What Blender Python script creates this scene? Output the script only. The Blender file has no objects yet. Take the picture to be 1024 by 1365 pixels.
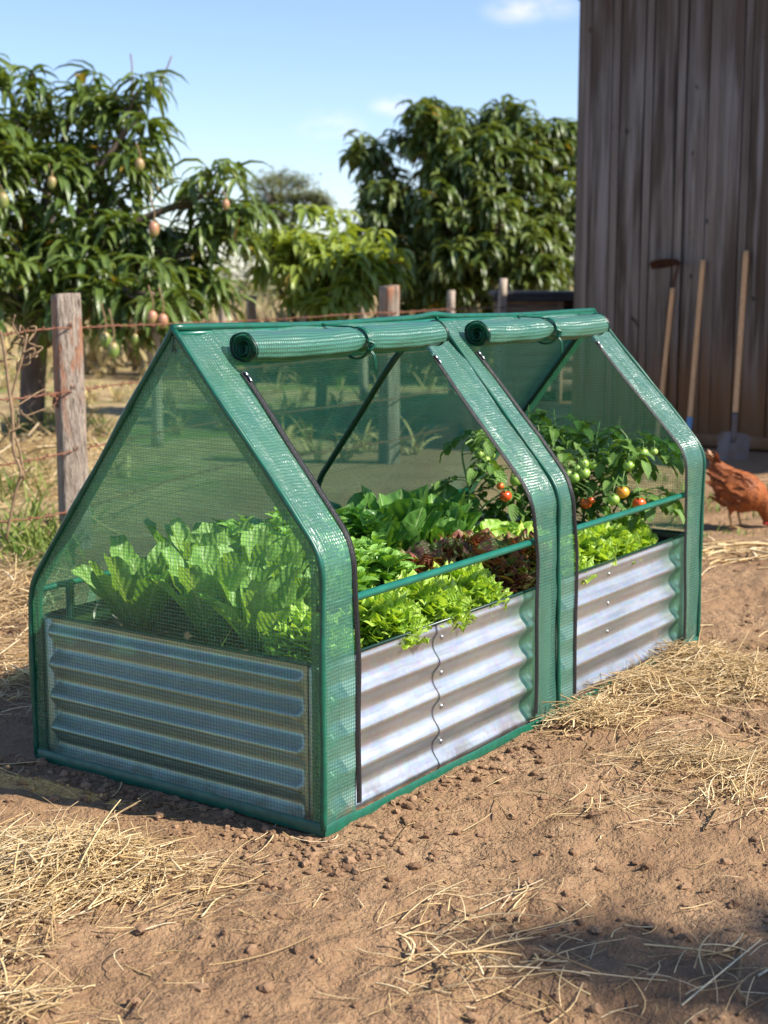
import bpy, math
import numpy as np
from mathutils import Vector, Matrix

rng = np.random.default_rng(11)
PI = math.pi
SC = bpy.context.scene
COL = SC.collection
U = lambda a, b, n=None: rng.uniform(a, b, n)

# ------------------------------------------------------------------ camera numbers
CAM = np.array([-2.441, -1.848, 1.205])
YAW, PITCH, FOC = 0.605, -0.160, 1943.4          # focal length in pixels of a 1024 px wide picture
CF = np.array([math.cos(PITCH) * math.cos(YAW), math.cos(PITCH) * math.sin(YAW), math.sin(PITCH)])
CR = np.cross(CF, [0, 0, 1]); CR /= np.linalg.norm(CR)
CU = np.cross(CR, CF)

def ray(px, py): return CF + CR * (px - 512) / FOC - CU * (py - 682.5) / FOC
def at(px, py, d): return CAM + ray(px, py) * d                       # point seen at a pixel, d metres deep
def onp(px, py, ax=2, val=0.0):
    r = ray(px, py); return CAM + r * (val - CAM[ax]) / r[ax]         # point seen at a pixel on an axis plane

# ------------------------------------------------------------------ noise
_T = np.random.default_rng(3).random((256, 256))
def vnoise(x, y):
    xi = np.floor(x).astype(int); yi = np.floor(y).astype(int)
    fx = x - xi; fy = y - yi
    fx = fx * fx * (3 - 2 * fx); fy = fy * fy * (3 - 2 * fy)
    a = _T[xi & 255, yi & 255]; b = _T[(xi + 1) & 255, yi & 255]
    c = _T[xi & 255, (yi + 1) & 255]; d = _T[(xi + 1) & 255, (yi + 1) & 255]
    return (a * (1 - fx) + b * fx) * (1 - fy) + (c * (1 - fx) + d * fx) * fy
def fbm(x, y, o=4):
    s = 0; a = .5; t = 0
    for i in range(o):
        s = s + a * vnoise(x + 17.3 * i, y - 9.1 * i); t += a; x = x * 2.03; y = y * 2.03; a *= .5
    return s / t - .5
def gz(x, y):
    x = np.asarray(x, float); y = np.asarray(y, float)
    near = 1 / (1 + np.exp((np.hypot(x - .9, y - .3) - 5) * 1.2))
    h = .05 * fbm(x * 1.4 + 5, y * 1.4, 3) + .05 * near * fbm(x * 7, y * 7 + 3, 3)
    r = fbm(x * 26, y * 26, 3)
    h = h + near * (.022 * np.maximum(r, -.1) + .022 * np.maximum(fbm(x * 50 + 9, y * 50, 2) - .08, 0))
    bed = np.clip(np.maximum(np.maximum(-x - .1, x - 2.2), np.maximum(-y - .1, y - 1.05)) / .25, 0, 1)
    far = np.clip((np.hypot(x, y) - 14) / 20, 0, 1)
    return h * (.35 + .65 * bed) * (1 - .0 * far) - .012

# ------------------------------------------------------------------ mesh builder
class MB:
    def __init__(s): s.v = []; s.f = []; s.uv = []; s.t = []; s.n = 0; s.mi = []
    def add(s, V, F, uv=None, tint=0.5, mi=0):
        V = np.asarray(V, float).reshape(-1, 3); n = len(V)
        s.v.append(V); F = np.asarray(F, int); s.f.append(F + s.n); s.mi.append(np.full(len(F), mi))
        s.uv.append(np.zeros((n, 2)) if uv is None else np.asarray(uv, float).reshape(-1, 2))
        s.t.append(np.full(n, tint, float) if np.isscalar(tint) else np.asarray(tint, float).ravel())
        s.n += n; return s
    def build(s, name, mats, parent=None, org=(0, 0, 0), smooth=True):
        V = np.concatenate(s.v) - np.asarray(org, float)
        me = bpy.data.meshes.new(name)
        lv = np.concatenate([f.ravel() for f in s.f]); lt = np.concatenate([np.full(len(f), f.shape[1]) for f in s.f])
        ls = np.concatenate([[0], np.cumsum(lt)[:-1]])
        me.vertices.add(len(V)); me.vertices.foreach_set('co', V.astype(np.float32).ravel())
        me.loops.add(len(lv)); me.loops.foreach_set('vertex_index', lv.astype(np.int32))
        me.polygons.add(len(lt)); me.polygons.foreach_set('loop_start', ls.astype(np.int32))
        me.polygons.foreach_set('material_index', np.concatenate(s.mi).astype(np.int32))
        me.update(calc_edges=True)
        uvl = me.uv_layers.new(name='UVMap'); uv = np.concatenate(s.uv)
        uvl.data.foreach_set('uv', uv[lv].astype(np.float32).ravel())
        a = me.attributes.new('tint', 'FLOAT', 'POINT'); a.data.foreach_set('value', np.concatenate(s.t).astype(np.float32))
        me.polygons.foreach_set('use_smooth', np.full(len(lt), smooth))
        me.validate(); me.update()
        for m in (mats if isinstance(mats, (list, tuple)) else [mats]): me.materials.append(m)
        o = bpy.data.objects.new(name, me); COL.objects.link(o)
        if parent is not None: o.parent = parent
        return o

def tag(o, label=None, cat=None, group=None, kind=None):
    if label: o['label'] = label
    if cat: o['category'] = cat
    if group: o['group'] = group
    if kind: o['kind'] = kind
    return o
def thing(name, label, cat, loc=(0, 0, 0), rz=0.0, group=None):
    o = bpy.data.objects.new(name, None); COL.objects.link(o)
    o.empty_display_size = .05; o.location = [float(q) for q in loc]; o.rotation_euler = (0, 0, rz)
    return tag(o, label, cat, group)
def copy_tree(o, parent=None):
    c = o.copy(); COL.objects.link(c); c.parent = parent
    for ch in list(o.children): copy_tree(ch, c)
    return c

def grid_faces(a, b, base=0):
    i = np.arange(a - 1)[:, None] * b + np.arange(b - 1)[None, :]
    i = i.ravel() + base
    return np.stack([i, i + 1, i + b + 1, i + b], 1)

def tube(mb, pts, r, k=8, tint=.5, caps=True, mi=0):
    P = np.asarray(pts, float); n = len(P)
    r = np.full(n, r, float) if np.isscalar(r) else np.asarray(r, float)
    T = np.gradient(P, axis=0); T /= np.linalg.norm(T, axis=1)[:, None] + 1e-12
    ref = np.array([0, 0, 1.0]) if abs(T[0][2]) < .9 else np.array([1.0, 0, 0])
    N = np.zeros_like(P); nn = np.cross(T[0], ref); nn /= np.linalg.norm(nn)
    for i in range(n):
        nn = nn - T[i] * (nn @ T[i]); nn /= np.linalg.norm(nn) + 1e-12; N[i] = nn
    B = np.cross(T, N); a = np.arange(k) * 2 * PI / k
    V = P[:, None] + r[:, None, None] * (np.cos(a)[None, :, None] * N[:, None] + np.sin(a)[None, :, None] * B[:, None])
    i = np.arange(n - 1)[:, None] * k; j = np.arange(k)[None, :]; j2 = (j + 1) % k
    F = np.stack([i + j, i + j2, i + k + j2, i + k + j], 2).reshape(-1, 4)
    L = np.concatenate([[0], np.cumsum(np.linalg.norm(np.diff(P, axis=0), axis=1))])
    uv = np.stack(np.broadcast_arrays(a[None, :] / (2 * PI), L[:, None]), 2)
    mb.add(V, F, uv, tint, mi)
    if caps:
        b = mb.n - n * k
        mb.f.append(np.array([list(range(b + k - 1, b - 1, -1))])); mb.mi.append(np.array([mi]))
        mb.f.append(np.array([list(range(b + (n - 1) * k, b + n * k))])); mb.mi.append(np.array([mi]))
    return mb

def smooth_path(pts, n=24):
    P = np.asarray(pts, float)
    if len(P) < 3:
        t = np.linspace(0, 1, n)[:, None]; return P[0] * (1 - t) + P[-1] * t
    Q = np.vstack([2 * P[0] - P[1], P, 2 * P[-1] - P[-2]]); out = []
    m = max(2, n // (len(P) - 1))
    for i in range(1, len(Q) - 2):
        t = np.linspace(0, 1, m, endpoint=False)[:, None]
        a, b, c, d = Q[i - 1], Q[i], Q[i + 1], Q[i + 2]
        out.append(.5 * (2 * b + (c - a) * t + (2 * a - 5 * b + 4 * c - d) * t ** 2 + (3 * b - a - 3 * c + d) * t ** 3))
    return np.vstack(out + [P[-1:]])

def box(mb, c, s, R=None, tint=.5, bev=.0, mi=0):
    """box with chamfered edges: centre c, full size s"""
    h = np.asarray(s, float) / 2; b = min(bev, h.min() * .9)
    if b <= 0:
        V = np.array([[x, y, z] for x in (-1, 1) for y in (-1, 1) for z in (-1, 1)]) * h
        F = np.array([[0, 1, 3, 2], [4, 6, 7, 5], [0, 4, 5, 1], [2, 3, 7, 6], [0, 2, 6, 4], [1, 5, 7, 3]])
        uv = V[:, [1, 2]]
        if R is not None: V = V @ np.asarray(R).T
        mb.add(V + c, F, uv, tint, mi); return mb
    import bmesh
    bm = bmesh.new(); bmesh.ops.create_cube(bm, size=1)
    for v in bm.verts: v.co = Vector([v.co[i] * h[i] * 2 for i in range(3)])
    bmesh.ops.bevel(bm, geom=list(bm.edges), offset=b, segments=1, affect='EDGES', profile=.5)
    bm.verts.ensure_lookup_table()
    V = np.array([v.co[:] for v in bm.verts]); fs = [[v.index for v in f.verts] for f in bm.faces]; bm.free()
    uv = V[:, [1, 2]]
    if R is not None: V = V @ np.asarray(R).T
    base = mb.n; mb.add(V + c, np.array([f for f in fs if len(f) == 4]), uv, tint, mi)
    tri = [f for f in fs if len(f) == 3]
    if tri: mb.f.append(np.array(tri) + base); mb.mi.append(np.full(len(tri), mi))
    return mb

def rotz(a): c, s = math.cos(a), math.sin(a); return np.array([[c, -s, 0], [s, c, 0], [0, 0, 1]])

def prof(kind, t):
    if kind == 'lance': return np.sin(PI * np.clip(t, 0, 1) ** .75) ** .85 * (1 - .15 * t)
    if kind == 'ovate': return np.sin(PI * np.clip(t, 0, 1) ** .62) ** .8
    if kind == 'blade': return np.clip((1 - t) * 3.2, 0, 1) ** .8 * (.75 + .25 * np.sin(PI * t))
    if kind == 'spoon':
        s = np.clip((t - .22) / .78, 0, 1)
        return np.maximum(.16 * (t < .97), np.sqrt(np.clip(1 - (2 * s ** .92 - 1) ** 2, 0, 1)) ** 1.05)
    if kind == 'romaine':
        s = np.clip((t - .02) / .98, 0, 1)
        return np.maximum(.2 * (t < .97), np.sqrt(np.clip(1 - (1.85 * s ** .8 - .95) ** 2, 0, 1)) * (.45 + .6 * s))
    return np.ones_like(t)

def leaves(mb, P, az, e0, e1, L, W, roll=0., m=5, nc=1, kind='lance', cup=.25, ruf=0., rf=4., pw=1.2, tint=None, mi=0, bump=0.):
    """many leaves at once: base points P, heading az, start and end elevation, length, width"""
    P = np.asarray(P, float).reshape(-1, 3); n = len(P)
    f = lambda q: np.full(n, q, float) if np.isscalar(q) else np.asarray(q, float)
    az, e0, e1, L, W, roll = map(f, (az, e0, e1, L, W, roll))
    t = np.linspace(0, 1, m + 1)
    e = e0[:, None] + (e1 - e0)[:, None] * t[None] ** pw
    h = np.stack([np.cos(az), np.sin(az), 0 * az], 1)
    D = np.cos(e)[..., None] * h[:, None] + np.sin(e)[..., None] * np.array([0, 0, 1.])
    step = (D[:, 1:] + D[:, :-1]) / 2 * (L / m)[:, None, None]
    pos = P[:, None] + np.concatenate([np.zeros((n, 1, 3)), np.cumsum(step, 1)], 1)
    s0 = np.stack([-np.sin(az), np.cos(az), 0 * az], 1)[:, None] + 0 * D
    nr = np.cross(D, s0)
    sd = np.cos(roll)[:, None, None] * s0 + np.sin(roll)[:, None, None] * nr
    nr = np.cross(D, sd)
    w = prof(kind, t)[None] * W[:, None] / 2
    c = np.linspace(-1, 1, 2 * nc + 1)
    ph = U(0, 6.28, n)[:, None, None]; ph2 = U(0, 6.28, n)[:, None, None]
    T = t[None, :, None]; C = c[None, None, :]
    dn = cup * w[..., None] * C ** 2
    if ruf:
        dn = dn + ruf * L[:, None, None] * np.abs(C) ** 1.6 * (np.sin(2 * PI * rf * T + ph + 1.7 * np.sign(C)) + .5 * np.sin(2 * PI * rf * 1.7 * T + ph2)) * np.clip(T * 3, 0, 1) * np.clip((1.02 - T) * 6, 0, 1)
    if bump:
        dn = dn + bump * L[:, None, None] * np.sin(2 * PI * 4.2 * T + 3 * np.abs(C) + ph) * np.abs(np.sin(PI * C)) * np.clip(w[..., None] / (W[:, None, None] / 2), 0, 1)
    V = pos[:, :, None] + sd[:, :, None] * (C * w[..., None])[..., None] + nr[:, :, None] * dn[..., None]
    a, b = m + 1, 2 * nc + 1
    F = (grid_faces(a, b)[None] + (np.arange(n) * a * b)[:, None, None]).reshape(-1, 4)
    uv = np.broadcast_to(np.stack(np.broadcast_arrays((c[None] + 1) / 2, t[:, None]), 2), (n, a, b, 2))
    tint = U(0, 1, n) if tint is None else f(tint)
    mb.add(V, F, uv, np.repeat(tint, a * b), mi)
    return mb

def stalks(mb, P, az, pitch, L, r, curv, tint=None, m=6):
    """straw: thin three-sided stalks bent sideways and up"""
    P = np.asarray(P, float); n = len(P); t = np.linspace(-.5, .5, m + 1)
    A = az[:, None] + curv[:, None] * t[None] * 2 + (U(0, 1, n) < .45)[:, None] * rng.normal(0, .55, n)[:, None] * (t[None] > U(-.3, .3, n)[:, None])
    bendz = U(-.5, .9, n) * .35
    e = pitch[:, None] + bendz[:, None] * -t[None] * 2
    D = np.stack([np.cos(A) * np.cos(e), np.sin(A) * np.cos(e), np.sin(e)], 2)
    step = (D[:, 1:] + D[:, :-1]) / 2 * (L / m)[:, None, None]
    pos = np.concatenate([np.zeros((n, 1, 3)), np.cumsum(step, 1)], 1); pos = pos - pos.mean(1, keepdims=True)
    pos[:, :, 2] -= np.minimum(pos[:, :, 2].min(1), 0)[:, None] * .8
    pos = pos + P[:, None]
    s0 = np.stack([-np.sin(A), np.cos(A), 0 * A], 2); up = np.cross(D, s0)
    k = np.arange(3) * 2 * PI / 3 + .5
    rr = (r[:, None] * (1 - .35 * (t[None] + .5)))[..., None, None]
    flat = U(.35, 1, n)[:, None, None, None]
    V = pos[:, :, None] + rr * (np.cos(k)[None, None, :, None] * s0[:, :, None] + flat * np.sin(k)[None, None, :, None] * up[:, :, None])
    a = m + 1; i = np.arange(m)[:, None] * 3; j = np.arange(3)[None]; j2 = (j + 1) % 3
    F0 = np.stack([i + j, i + j2, i + 3 + j2, i + 3 + j], 2).reshape(-1, 4)
    F = (F0[None] + (np.arange(n) * a * 3)[:, None, None]).reshape(-1, 4)
    uv = np.broadcast_to(np.stack(np.broadcast_arrays(k[None] * 0, t[:, None]), 2), (n, a, 3, 2))
    mb.add(V, F, uv, np.repeat(U(0, 1, n) if tint is None else tint, a * 3))

# ------------------------------------------------------------------ materials
class NT:
    def __init__(s, name):
        s.m = bpy.data.materials.new(name); s.m.use_nodes = True; s.t = s.m.node_tree; s.t.nodes.clear()
        s.out = s.t.nodes.new('ShaderNodeOutputMaterial')
    def n(s, typ, ins=None, **pr):
        nd = s.t.nodes.new('ShaderNode' + typ)
        for k, v in pr.items(): setattr(nd, k, v)
        for k, v in (ins or {}).items():
            if isinstance(v, bpy.types.NodeSocket): s.t.links.new(v, nd.inputs[k])
            elif isinstance(v, bpy.types.Node): s.t.links.new(v.outputs[0], nd.inputs[k])
            else:
                if isinstance(v, tuple) and len(v) == 3 and nd.inputs[k].type == 'RGBA': v = v + (1,)
                nd.inputs[k].default_value = v
        return nd
    def math(s, op, a, b=0., c=None, clamp=False):
        d = {0: a, 1: b}
        if c is not None: d[2] = c
        return s.n('Math', d, operation=op, use_clamp=clamp).outputs[0]
    def mix(s, f, a, b, blend='MIX'):
        return s.n('MixRGB', {0: f, 1: a, 2: b}, blend_type=blend).outputs[0]
    def noise(s, vec, scale, detail=4, rough=.55, dist=0.):
        return s.n('TexNoise', {'Vector': vec, 'Scale': scale, 'Detail': detail, 'Roughness': rough, 'Distortion': dist}).outputs[0]
    def ramp(s, f, stops):
        nd = s.n('ValToRGB', {0: f}); cr = nd.color_ramp
        while len(cr.elements) > 1: cr.elements.remove(cr.elements[-1])
        cr.elements[0].position = stops[0][0]; cr.elements[0].color = tuple(stops[0][1]) + (1,)
        for p, c in stops[1:]:
            e = cr.elements.new(p); e.color = tuple(c) + (1,)
        return nd.outputs[0]
    def rng(s, f, a, b, c=0., d=1.):
        return s.n('MapRange', {0: f, 1: a, 2: b, 3: c, 4: d}, interpolation_type='SMOOTHSTEP').outputs[0]
    def obj(s, scale=(1, 1, 1), loc=(0, 0, 0)):
        tc = s.n('TexCoord'); return s.n('Mapping', {0: tc.outputs['Object'], 'Scale': scale, 'Location': loc}).outputs[0]
    def geo(s): return s.n('NewGeometry').outputs['Position']
    def tint(s): return s.n('Attribute', attribute_name='tint').outputs['Fac']
    def bump(s, h, strength=.5, dist=.01): return s.n('Bump', {'Height': h, 'Strength': strength, 'Distance': dist}).outputs[0]
    def pbsdf(s, col, rough=.6, normal=None, metal=0., spec=.5, **kw):
        d = {'Base Color': col, 'Roughness': rough, 'Metallic': metal, 'Specular IOR Level': spec}
        if normal is not None: d['Normal'] = normal
        d.update(kw); return s.n('BsdfPrincipled', d).outputs[0]
    def done(s, sh): s.t.links.new(sh, s.out.inputs[0]); return s.m

def leaf_mat(name, ca, cb, rough=.45, trans=.35, rib=None, ribw=.05, veins=14., vbump=.35, back=1.25, spec=.4, mottled=None, old=None):
    t = NT(name); tc = t.n('TexCoord'); sep = t.n('SeparateXYZ', {0: tc.outputs['UV']})
    u = t.math('ABSOLUTE', t.math('SUBTRACT', sep.outputs[0], .5)); v = sep.outputs[1]
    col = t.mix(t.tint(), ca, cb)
    if old: col = t.mix(t.rng(t.tint(), .955, .965), col, old)
    nz = t.noise(t.obj(), 22., 3)
    col = t.mix(t.rng(nz, .35, .7, 0, .5), col, tuple(q * .55 for q in ca))
    if mottled: col = t.mix(t.rng(t.noise(t.obj(), 38., 3), .46, .6), col, mottled)
    if rib: col = t.mix(t.rng(u, 0, ribw, .75, 0), col, rib)
    w = t.math('SINE', t.math('ADD', t.math('MULTIPLY', v, veins * 6.28), t.math('MULTIPLY', u, -veins * 3.2)))
    hgt = t.math('ADD', t.math('MULTIPLY', w, .5), t.math('MULTIPLY', nz, 1.2))
    nrm = t.bump(hgt, vbump, .004)
    p = t.pbsdf(col, rough, nrm, spec=spec)
    tr = t.n('BsdfTranslucent', {0: t.mix(1., col, (back * 1.1, back, back * .35), 'MULTIPLY'), 'Normal': nrm}).outputs[0]
    return t.done(t.n('MixShader', {0: trans, 1: p, 2: tr}).outputs[0])

def plain(name, col, rough=.5, metal=0., col2=None, sc=30., bump=0., spec=.5, stretch=(1, 1, 1)):
    t = NT(name); nz = t.noise(t.obj(stretch), sc, 5)
    c = t.mix(t.rng(nz, .3, .7), col, col2 if col2 else tuple(q * .7 for q in col))
    return t.done(t.pbsdf(c, t.rng(nz, .2, .8, rough * .8, min(1, rough * 1.2)), t.bump(nz, bump, .01) if bump else None, metal, spec))

def tint_mat(name, ca, cb, rough=.6, trans=0., spec=.3):
    t = NT(name); col = t.mix(t.tint(), ca, cb)
    nz = t.noise(t.obj(), 60., 2); col = t.mix(t.rng(nz, .3, .8, 0, .4), col, tuple(q * .6 for q in ca))
    p = t.pbsdf(col, rough, None, spec=spec)
    if trans:
        p = t.n('MixShader', {0: trans, 1: p, 2: t.n('BsdfTranslucent', {0: col}).outputs[0]}).outputs[0]
    return t.done(p)

def cover_mat(name, film, thread, pitch=.0098, base=(.045, .26, .165), trans=(.10, .42, .22), tcol=(.68, .93, .76), tw=.42, rough=.3, gloss=.8, wrk=1., streak=(22, 3.2, 1), glr=.26, cont=.72):
    """woven film: clear cells between green threads"""
    t = NT(name); tc = t.n('TexCoord'); sep = t.n('SeparateXYZ', {0: tc.outputs['UV']})
    def line(s):
        a = t.math('ABSOLUTE', t.math('SUBTRACT', t.math('FRACT', t.math('DIVIDE', s, pitch)), .5))
        return t.rng(a, .5 - tw * .5 - .1, .5 - tw * .5 + .1)
    lu, lv = line(sep.outputs[0]), line(sep.outputs[1])
    th = t.math('MAXIMUM', lu, lv)
    pos = t.geo()
    uvs = t.n('Mapping', {0: tc.outputs['UV'], 'Scale': streak}).outputs[0]; wr = t.math('ADD', t.math('MULTIPLY', t.noise(uvs, 1., 4, .55, .3), .75), t.math('MULTIPLY', t.noise(pos, 6., 3), .25)); fine = t.noise(pos, 60., 2)
    al = t.math('ADD', film, t.math('MULTIPLY', th, thread - film))
    al = t.math('ADD', al, t.math('MULTIPLY', t.math('SUBTRACT', wr, .5), .22 * wrk), clamp=True)
    hgt = t.math('ADD', t.math('MULTIPLY', wr, 2.2 * wrk), t.math('ADD', t.math('MULTIPLY', th, .12), t.math('MULTIPLY', fine, .35)))
    nrm = t.bump(hgt, .55, .012)
    col = t.mix(th, base, tuple(q * cont for q in base))
    zc_ = t.n('SeparateXYZ', {0: pos}).outputs[2]
    mud = t.math('MULTIPLY', t.rng(zc_, .0, .10, 1, 0), t.rng(t.noise(pos, 17., 5, .65), .46, .68, 0, .6))
    dust = t.rng(t.noise(pos, 4.5, 5, .6), .45, .75, 0, .10)
    col = t.mix(t.math('MAXIMUM', mud, dust), col, (.33, .22, .13)); al = t.math('ADD', al, t.math('MULTIPLY', mud, .12), clamp=True)
    p = t.pbsdf(col, rough, nrm, spec=.6)
    tr = t.n('BsdfTranslucent', {0: trans, 'Normal': nrm}).outputs[0]
    body = t.n('MixShader', {0: .42, 1: p, 2: tr}).outputs[0]
    clear = t.n('BsdfTransparent', {0: tcol}).outputs[0]
    gl = t.n('BsdfGlossy', {0: (1, 1, 1), 'Roughness': glr, 'Normal': nrm}).outputs[0]
    gi = t.n('NewGeometry'); cs = t.math('ABSOLUTE', t.n('VectorMath', {0: gi.outputs['Normal'], 1: gi.outputs['Incoming']}, operation='DOT_PRODUCT').outputs['Value'])
    fr = t.math('ADD', .05, t.math('MULTIPLY', t.math('POWER', t.math('SUBTRACT', 1., cs, clamp=True), 4.), .55))
    mixed = t.n('MixShader', {0: al, 1: clear, 2: body}).outputs[0]
    return t.done(t.n('MixShader', {0: t.math('MULTIPLY', fr, gloss), 1: mixed, 2: gl}).outputs[0])

M = {}
M['cover'] = cover_mat('green_woven_film', .03, .54, base=(.09, .33, .22), pitch=.0088, tw=.29, gloss=.5, wrk=.5, tcol=(.84, .96, .86), streak=(5, 7, 1))
M['backfilm'] = cover_mat('green_woven_film_at_back', .34, .66, pitch=.0088, tw=.40, gloss=.35, wrk=.5, tcol=(.58, .88, .76), streak=(4, 7, 1), base=(.05, .29, .20))
M['strip'] = cover_mat('green_woven_film_folded', .40, .86, base=(.12, .40, .29), pitch=.0085, gloss=.8, rough=.36, cont=.55)
M['roll'] = cover_mat('green_woven_film_rolled', 1.0, 1.0, base=(.11, .40, .28), pitch=.0085, tw=.5, gloss=.5, rough=.4, cont=.36, wrk=.5, streak=(5, 40, 1))
M['band'] = cover_mat('green_woven_film_doubled', .62, .92, base=(.02, .17, .10))
M['hem'] = plain('green_binding_tape', (.006, .105, .06), .36, col2=(.004, .07, .042), sc=40)
M['pole'] = plain('green_coated_tube', (.006, .10, .065), .3, col2=(.008, .13, .085), sc=12)
M['darkpole'] = plain('dark_green_coated_tube', (.004, .035, .022), .35, sc=12)
M['zip'] = plain('black_zipper_tape', (.008, .008, .009), .5, col2=(.014, .014, .014), sc=300, bump=.3)
M['steel'] = plain('bright_zipper_metal', (.6, .6, .6), .3, 1., sc=60)

t = NT('galvanised_steel'); o = t.obj()
sp = t.n('TexVoronoi', {'Vector': o, 'Scale': 70.}).outputs['Color']
st = t.noise(t.obj((1.5, 1.5, 26)), 3., 5); bl = t.noise(o, 5., 4)
c = t.mix(t.rng(bl, .35, .7), (.47, .48, .485), (.55, .56, .565)); c = t.mix(.07, c, sp, 'OVERLAY')
c = t.mix(t.rng(st, .52, .75, 0, .4), c, (.46, .45, .45))
sep = t.n('SeparateXYZ', {0: t.geo()}).outputs[2]
c = t.mix(t.math('MULTIPLY', t.rng(sep, .01, .05, 1, 0), t.rng(t.noise(o, 14., 5), .44, .62, 0, .55)), c, (.26, .18, .11))
r = t.math('ADD', t.rng(st, .3, .7, .30, .38), t.math('MULTIPLY', bl, .05))
M['galv'] = t.done(t.pbsdf(c, r, t.bump(st, .03, .01), .9))

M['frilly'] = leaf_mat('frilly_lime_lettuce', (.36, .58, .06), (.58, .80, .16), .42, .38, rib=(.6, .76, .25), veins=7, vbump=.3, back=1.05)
M['romaine'] = leaf_mat('romaine_leaf', (.18, .36, .06), (.36, .55, .15), .42, .38, rib=(.5, .62, .28), ribw=.07, veins=9, vbump=.5)
M['spinach'] = leaf_mat('glossy_dark_leaf', (.06, .185, .03), (.18, .37, .08), .36, .28, rib=(.46, .62, .26), ribw=.06, veins=6, vbump=.45, spec=.6)
M['basil'] = leaf_mat('basil_leaf', (.13, .33, .04), (.33, .58, .12), .36, .34, rib=(.22, .42, .1), ribw=.05, veins=7, vbump=.4, spec=.55)
M['redleaf'] = leaf_mat('red_lettuce_leaf', (.22, .06, .05), (.36, .14, .10), .4, .28, rib=(.26, .26, .08), veins=6, vbump=.5, mottled=(.2, .22, .045), back=1.0)
M['butter'] = leaf_mat('butter_lettuce_leaf', (.28, .5, .06), (.44, .66, .14), .4, .36, rib=(.45, .6, .22), veins=6, vbump=.5)
M['tomleaf'] = leaf_mat('tomato_leaf', (.105, .23, .035), (.22, .37, .085), .5, .32, rib=(.2, .32, .1), veins=7, vbump=.5)
M['tomstem'] = plain('tomato_stem', (.12, .22, .05), .6, col2=(.16, .26, .08), sc=20)
M['tomgreen'] = plain('green_tomato', (.22, .36, .05), .3, col2=(.30, .44, .09), sc=25)
M['tomred'] = plain('red_tomato', (.58, .04, .012), .28, col2=(.66, .15, .02), sc=28)
M['tomorange'] = plain('orange_tomato', (.70, .20, .02), .28, col2=(.55, .36, .04), sc=28)
M['mango'] = leaf_mat('mango_leaf', (.085, .145, .03), (.21, .28, .065), .32, .30, rib=(.17, .24, .07), ribw=.06, veins=9, vbump=.25, spec=.6, old=(.42, .27, .05))
M['mangobright'] = leaf_mat('young_mango_leaf', (.22, .31, .045), (.44, .52, .11), .34, .36, rib=(.22, .3, .08), ribw=.06, veins=9, vbump=.25, spec=.5, old=(.42, .27, .05))  # lighter yellow-green leaf colour of the young bush
M['mangodark'] = leaf_mat('old_mango_leaf', (.085, .14, .03), (.25, .30, .085), .34, .28, rib=(.12, .18, .05), veins=9, vbump=.2, spec=.55, old=(.42, .27, .05))
M['bark'] = plain('mango_bark', (.17, .12, .085), .85, col2=(.09, .065, .05), sc=14, bump=.6, stretch=(1, 1, .3))
M['twig'] = plain('mango_twig', (.22, .13, .06), .7, col2=(.15, .1, .04), sc=14)
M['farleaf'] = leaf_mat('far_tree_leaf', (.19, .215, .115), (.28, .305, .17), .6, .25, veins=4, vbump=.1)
M['scrub'] = tint_mat('dry_scrub', (.40, .29, .16), (.22, .22, .08), .8, .2)
t = NT('mango_skin'); nz = t.noise(t.obj(), 6., 2); sp = t.noise(t.obj(), 150., 2)
c = t.mix(t.tint(), (.13, .21, .04), (.42, .19, .11)); c = t.mix(t.rng(nz, .4, .65, 0, .5), c, (.25, .24, .08))
c = t.mix(t.rng(sp, .62, .7, 0, .5), c, (.55, .5, .3))
M['fruit'] = t.done(t.pbsdf(c, .38))

t = NT('straw_stalk'); c = t.ramp(t.tint(), [(0, (.15, .09, .04)), (.07, (.32, .20, .09)), (.15, (.56, .38, .17)), (.55, (.74, .54, .27)), (1, (.92, .75, .47))])
nz = t.noise(t.obj(), 70., 2); c = t.mix(t.rng(nz, .35, .75, 0, .45), c, (.38, .24, .10))
M['straw'] = t.done(t.n('MixShader', {0: .1, 1: t.pbsdf(c, .5, spec=.4), 2: t.n('BsdfTranslucent', {0: c}).outputs[0]}).outputs[0])
M['drygrass'] = tint_mat('dry_grass', (.42, .30, .13), (.58, .46, .2), .7, .2)
M['grass'] = tint_mat('green_grass', (.11, .20, .03), (.30, .33, .08), .55, .3)
M['vine'] = plain('dead_vine', (.26, .17, .09), .8, col2=(.16, .1, .055), sc=30)
M['rust'] = plain('rusty_wire', (.22, .085, .04), .75, col2=(.12, .05, .03), sc=60, bump=.4)
M['soil'] = plain('potting_soil', (.05, .032, .02), .95, col2=(.025, .016, .011), sc=40, bump=.9)
M['clod'] = tint_mat('dirt_clod', (.18, .105, .058), (.33, .205, .118), .95, 0, .15)
M['handle'] = plain('ash_tool_handle', (.72, .40, .17), .5, col2=(.58, .31, .12), sc=10, stretch=(6, 6, .7))
M['toolsteel'] = plain('worn_tool_steel', (.13, .105, .095), .5, .15, col2=(.14, .08, .05), sc=12)
M['ruststeel'] = plain('rusted_hoe_steel', (.055, .032, .026), .6, .4, col2=(.10, .045, .03), sc=20)
M['bluesteel'] = plain('blue_painted_socket', (.10, .24, .40), .4, col2=(.14, .28, .42), sc=20)

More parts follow.
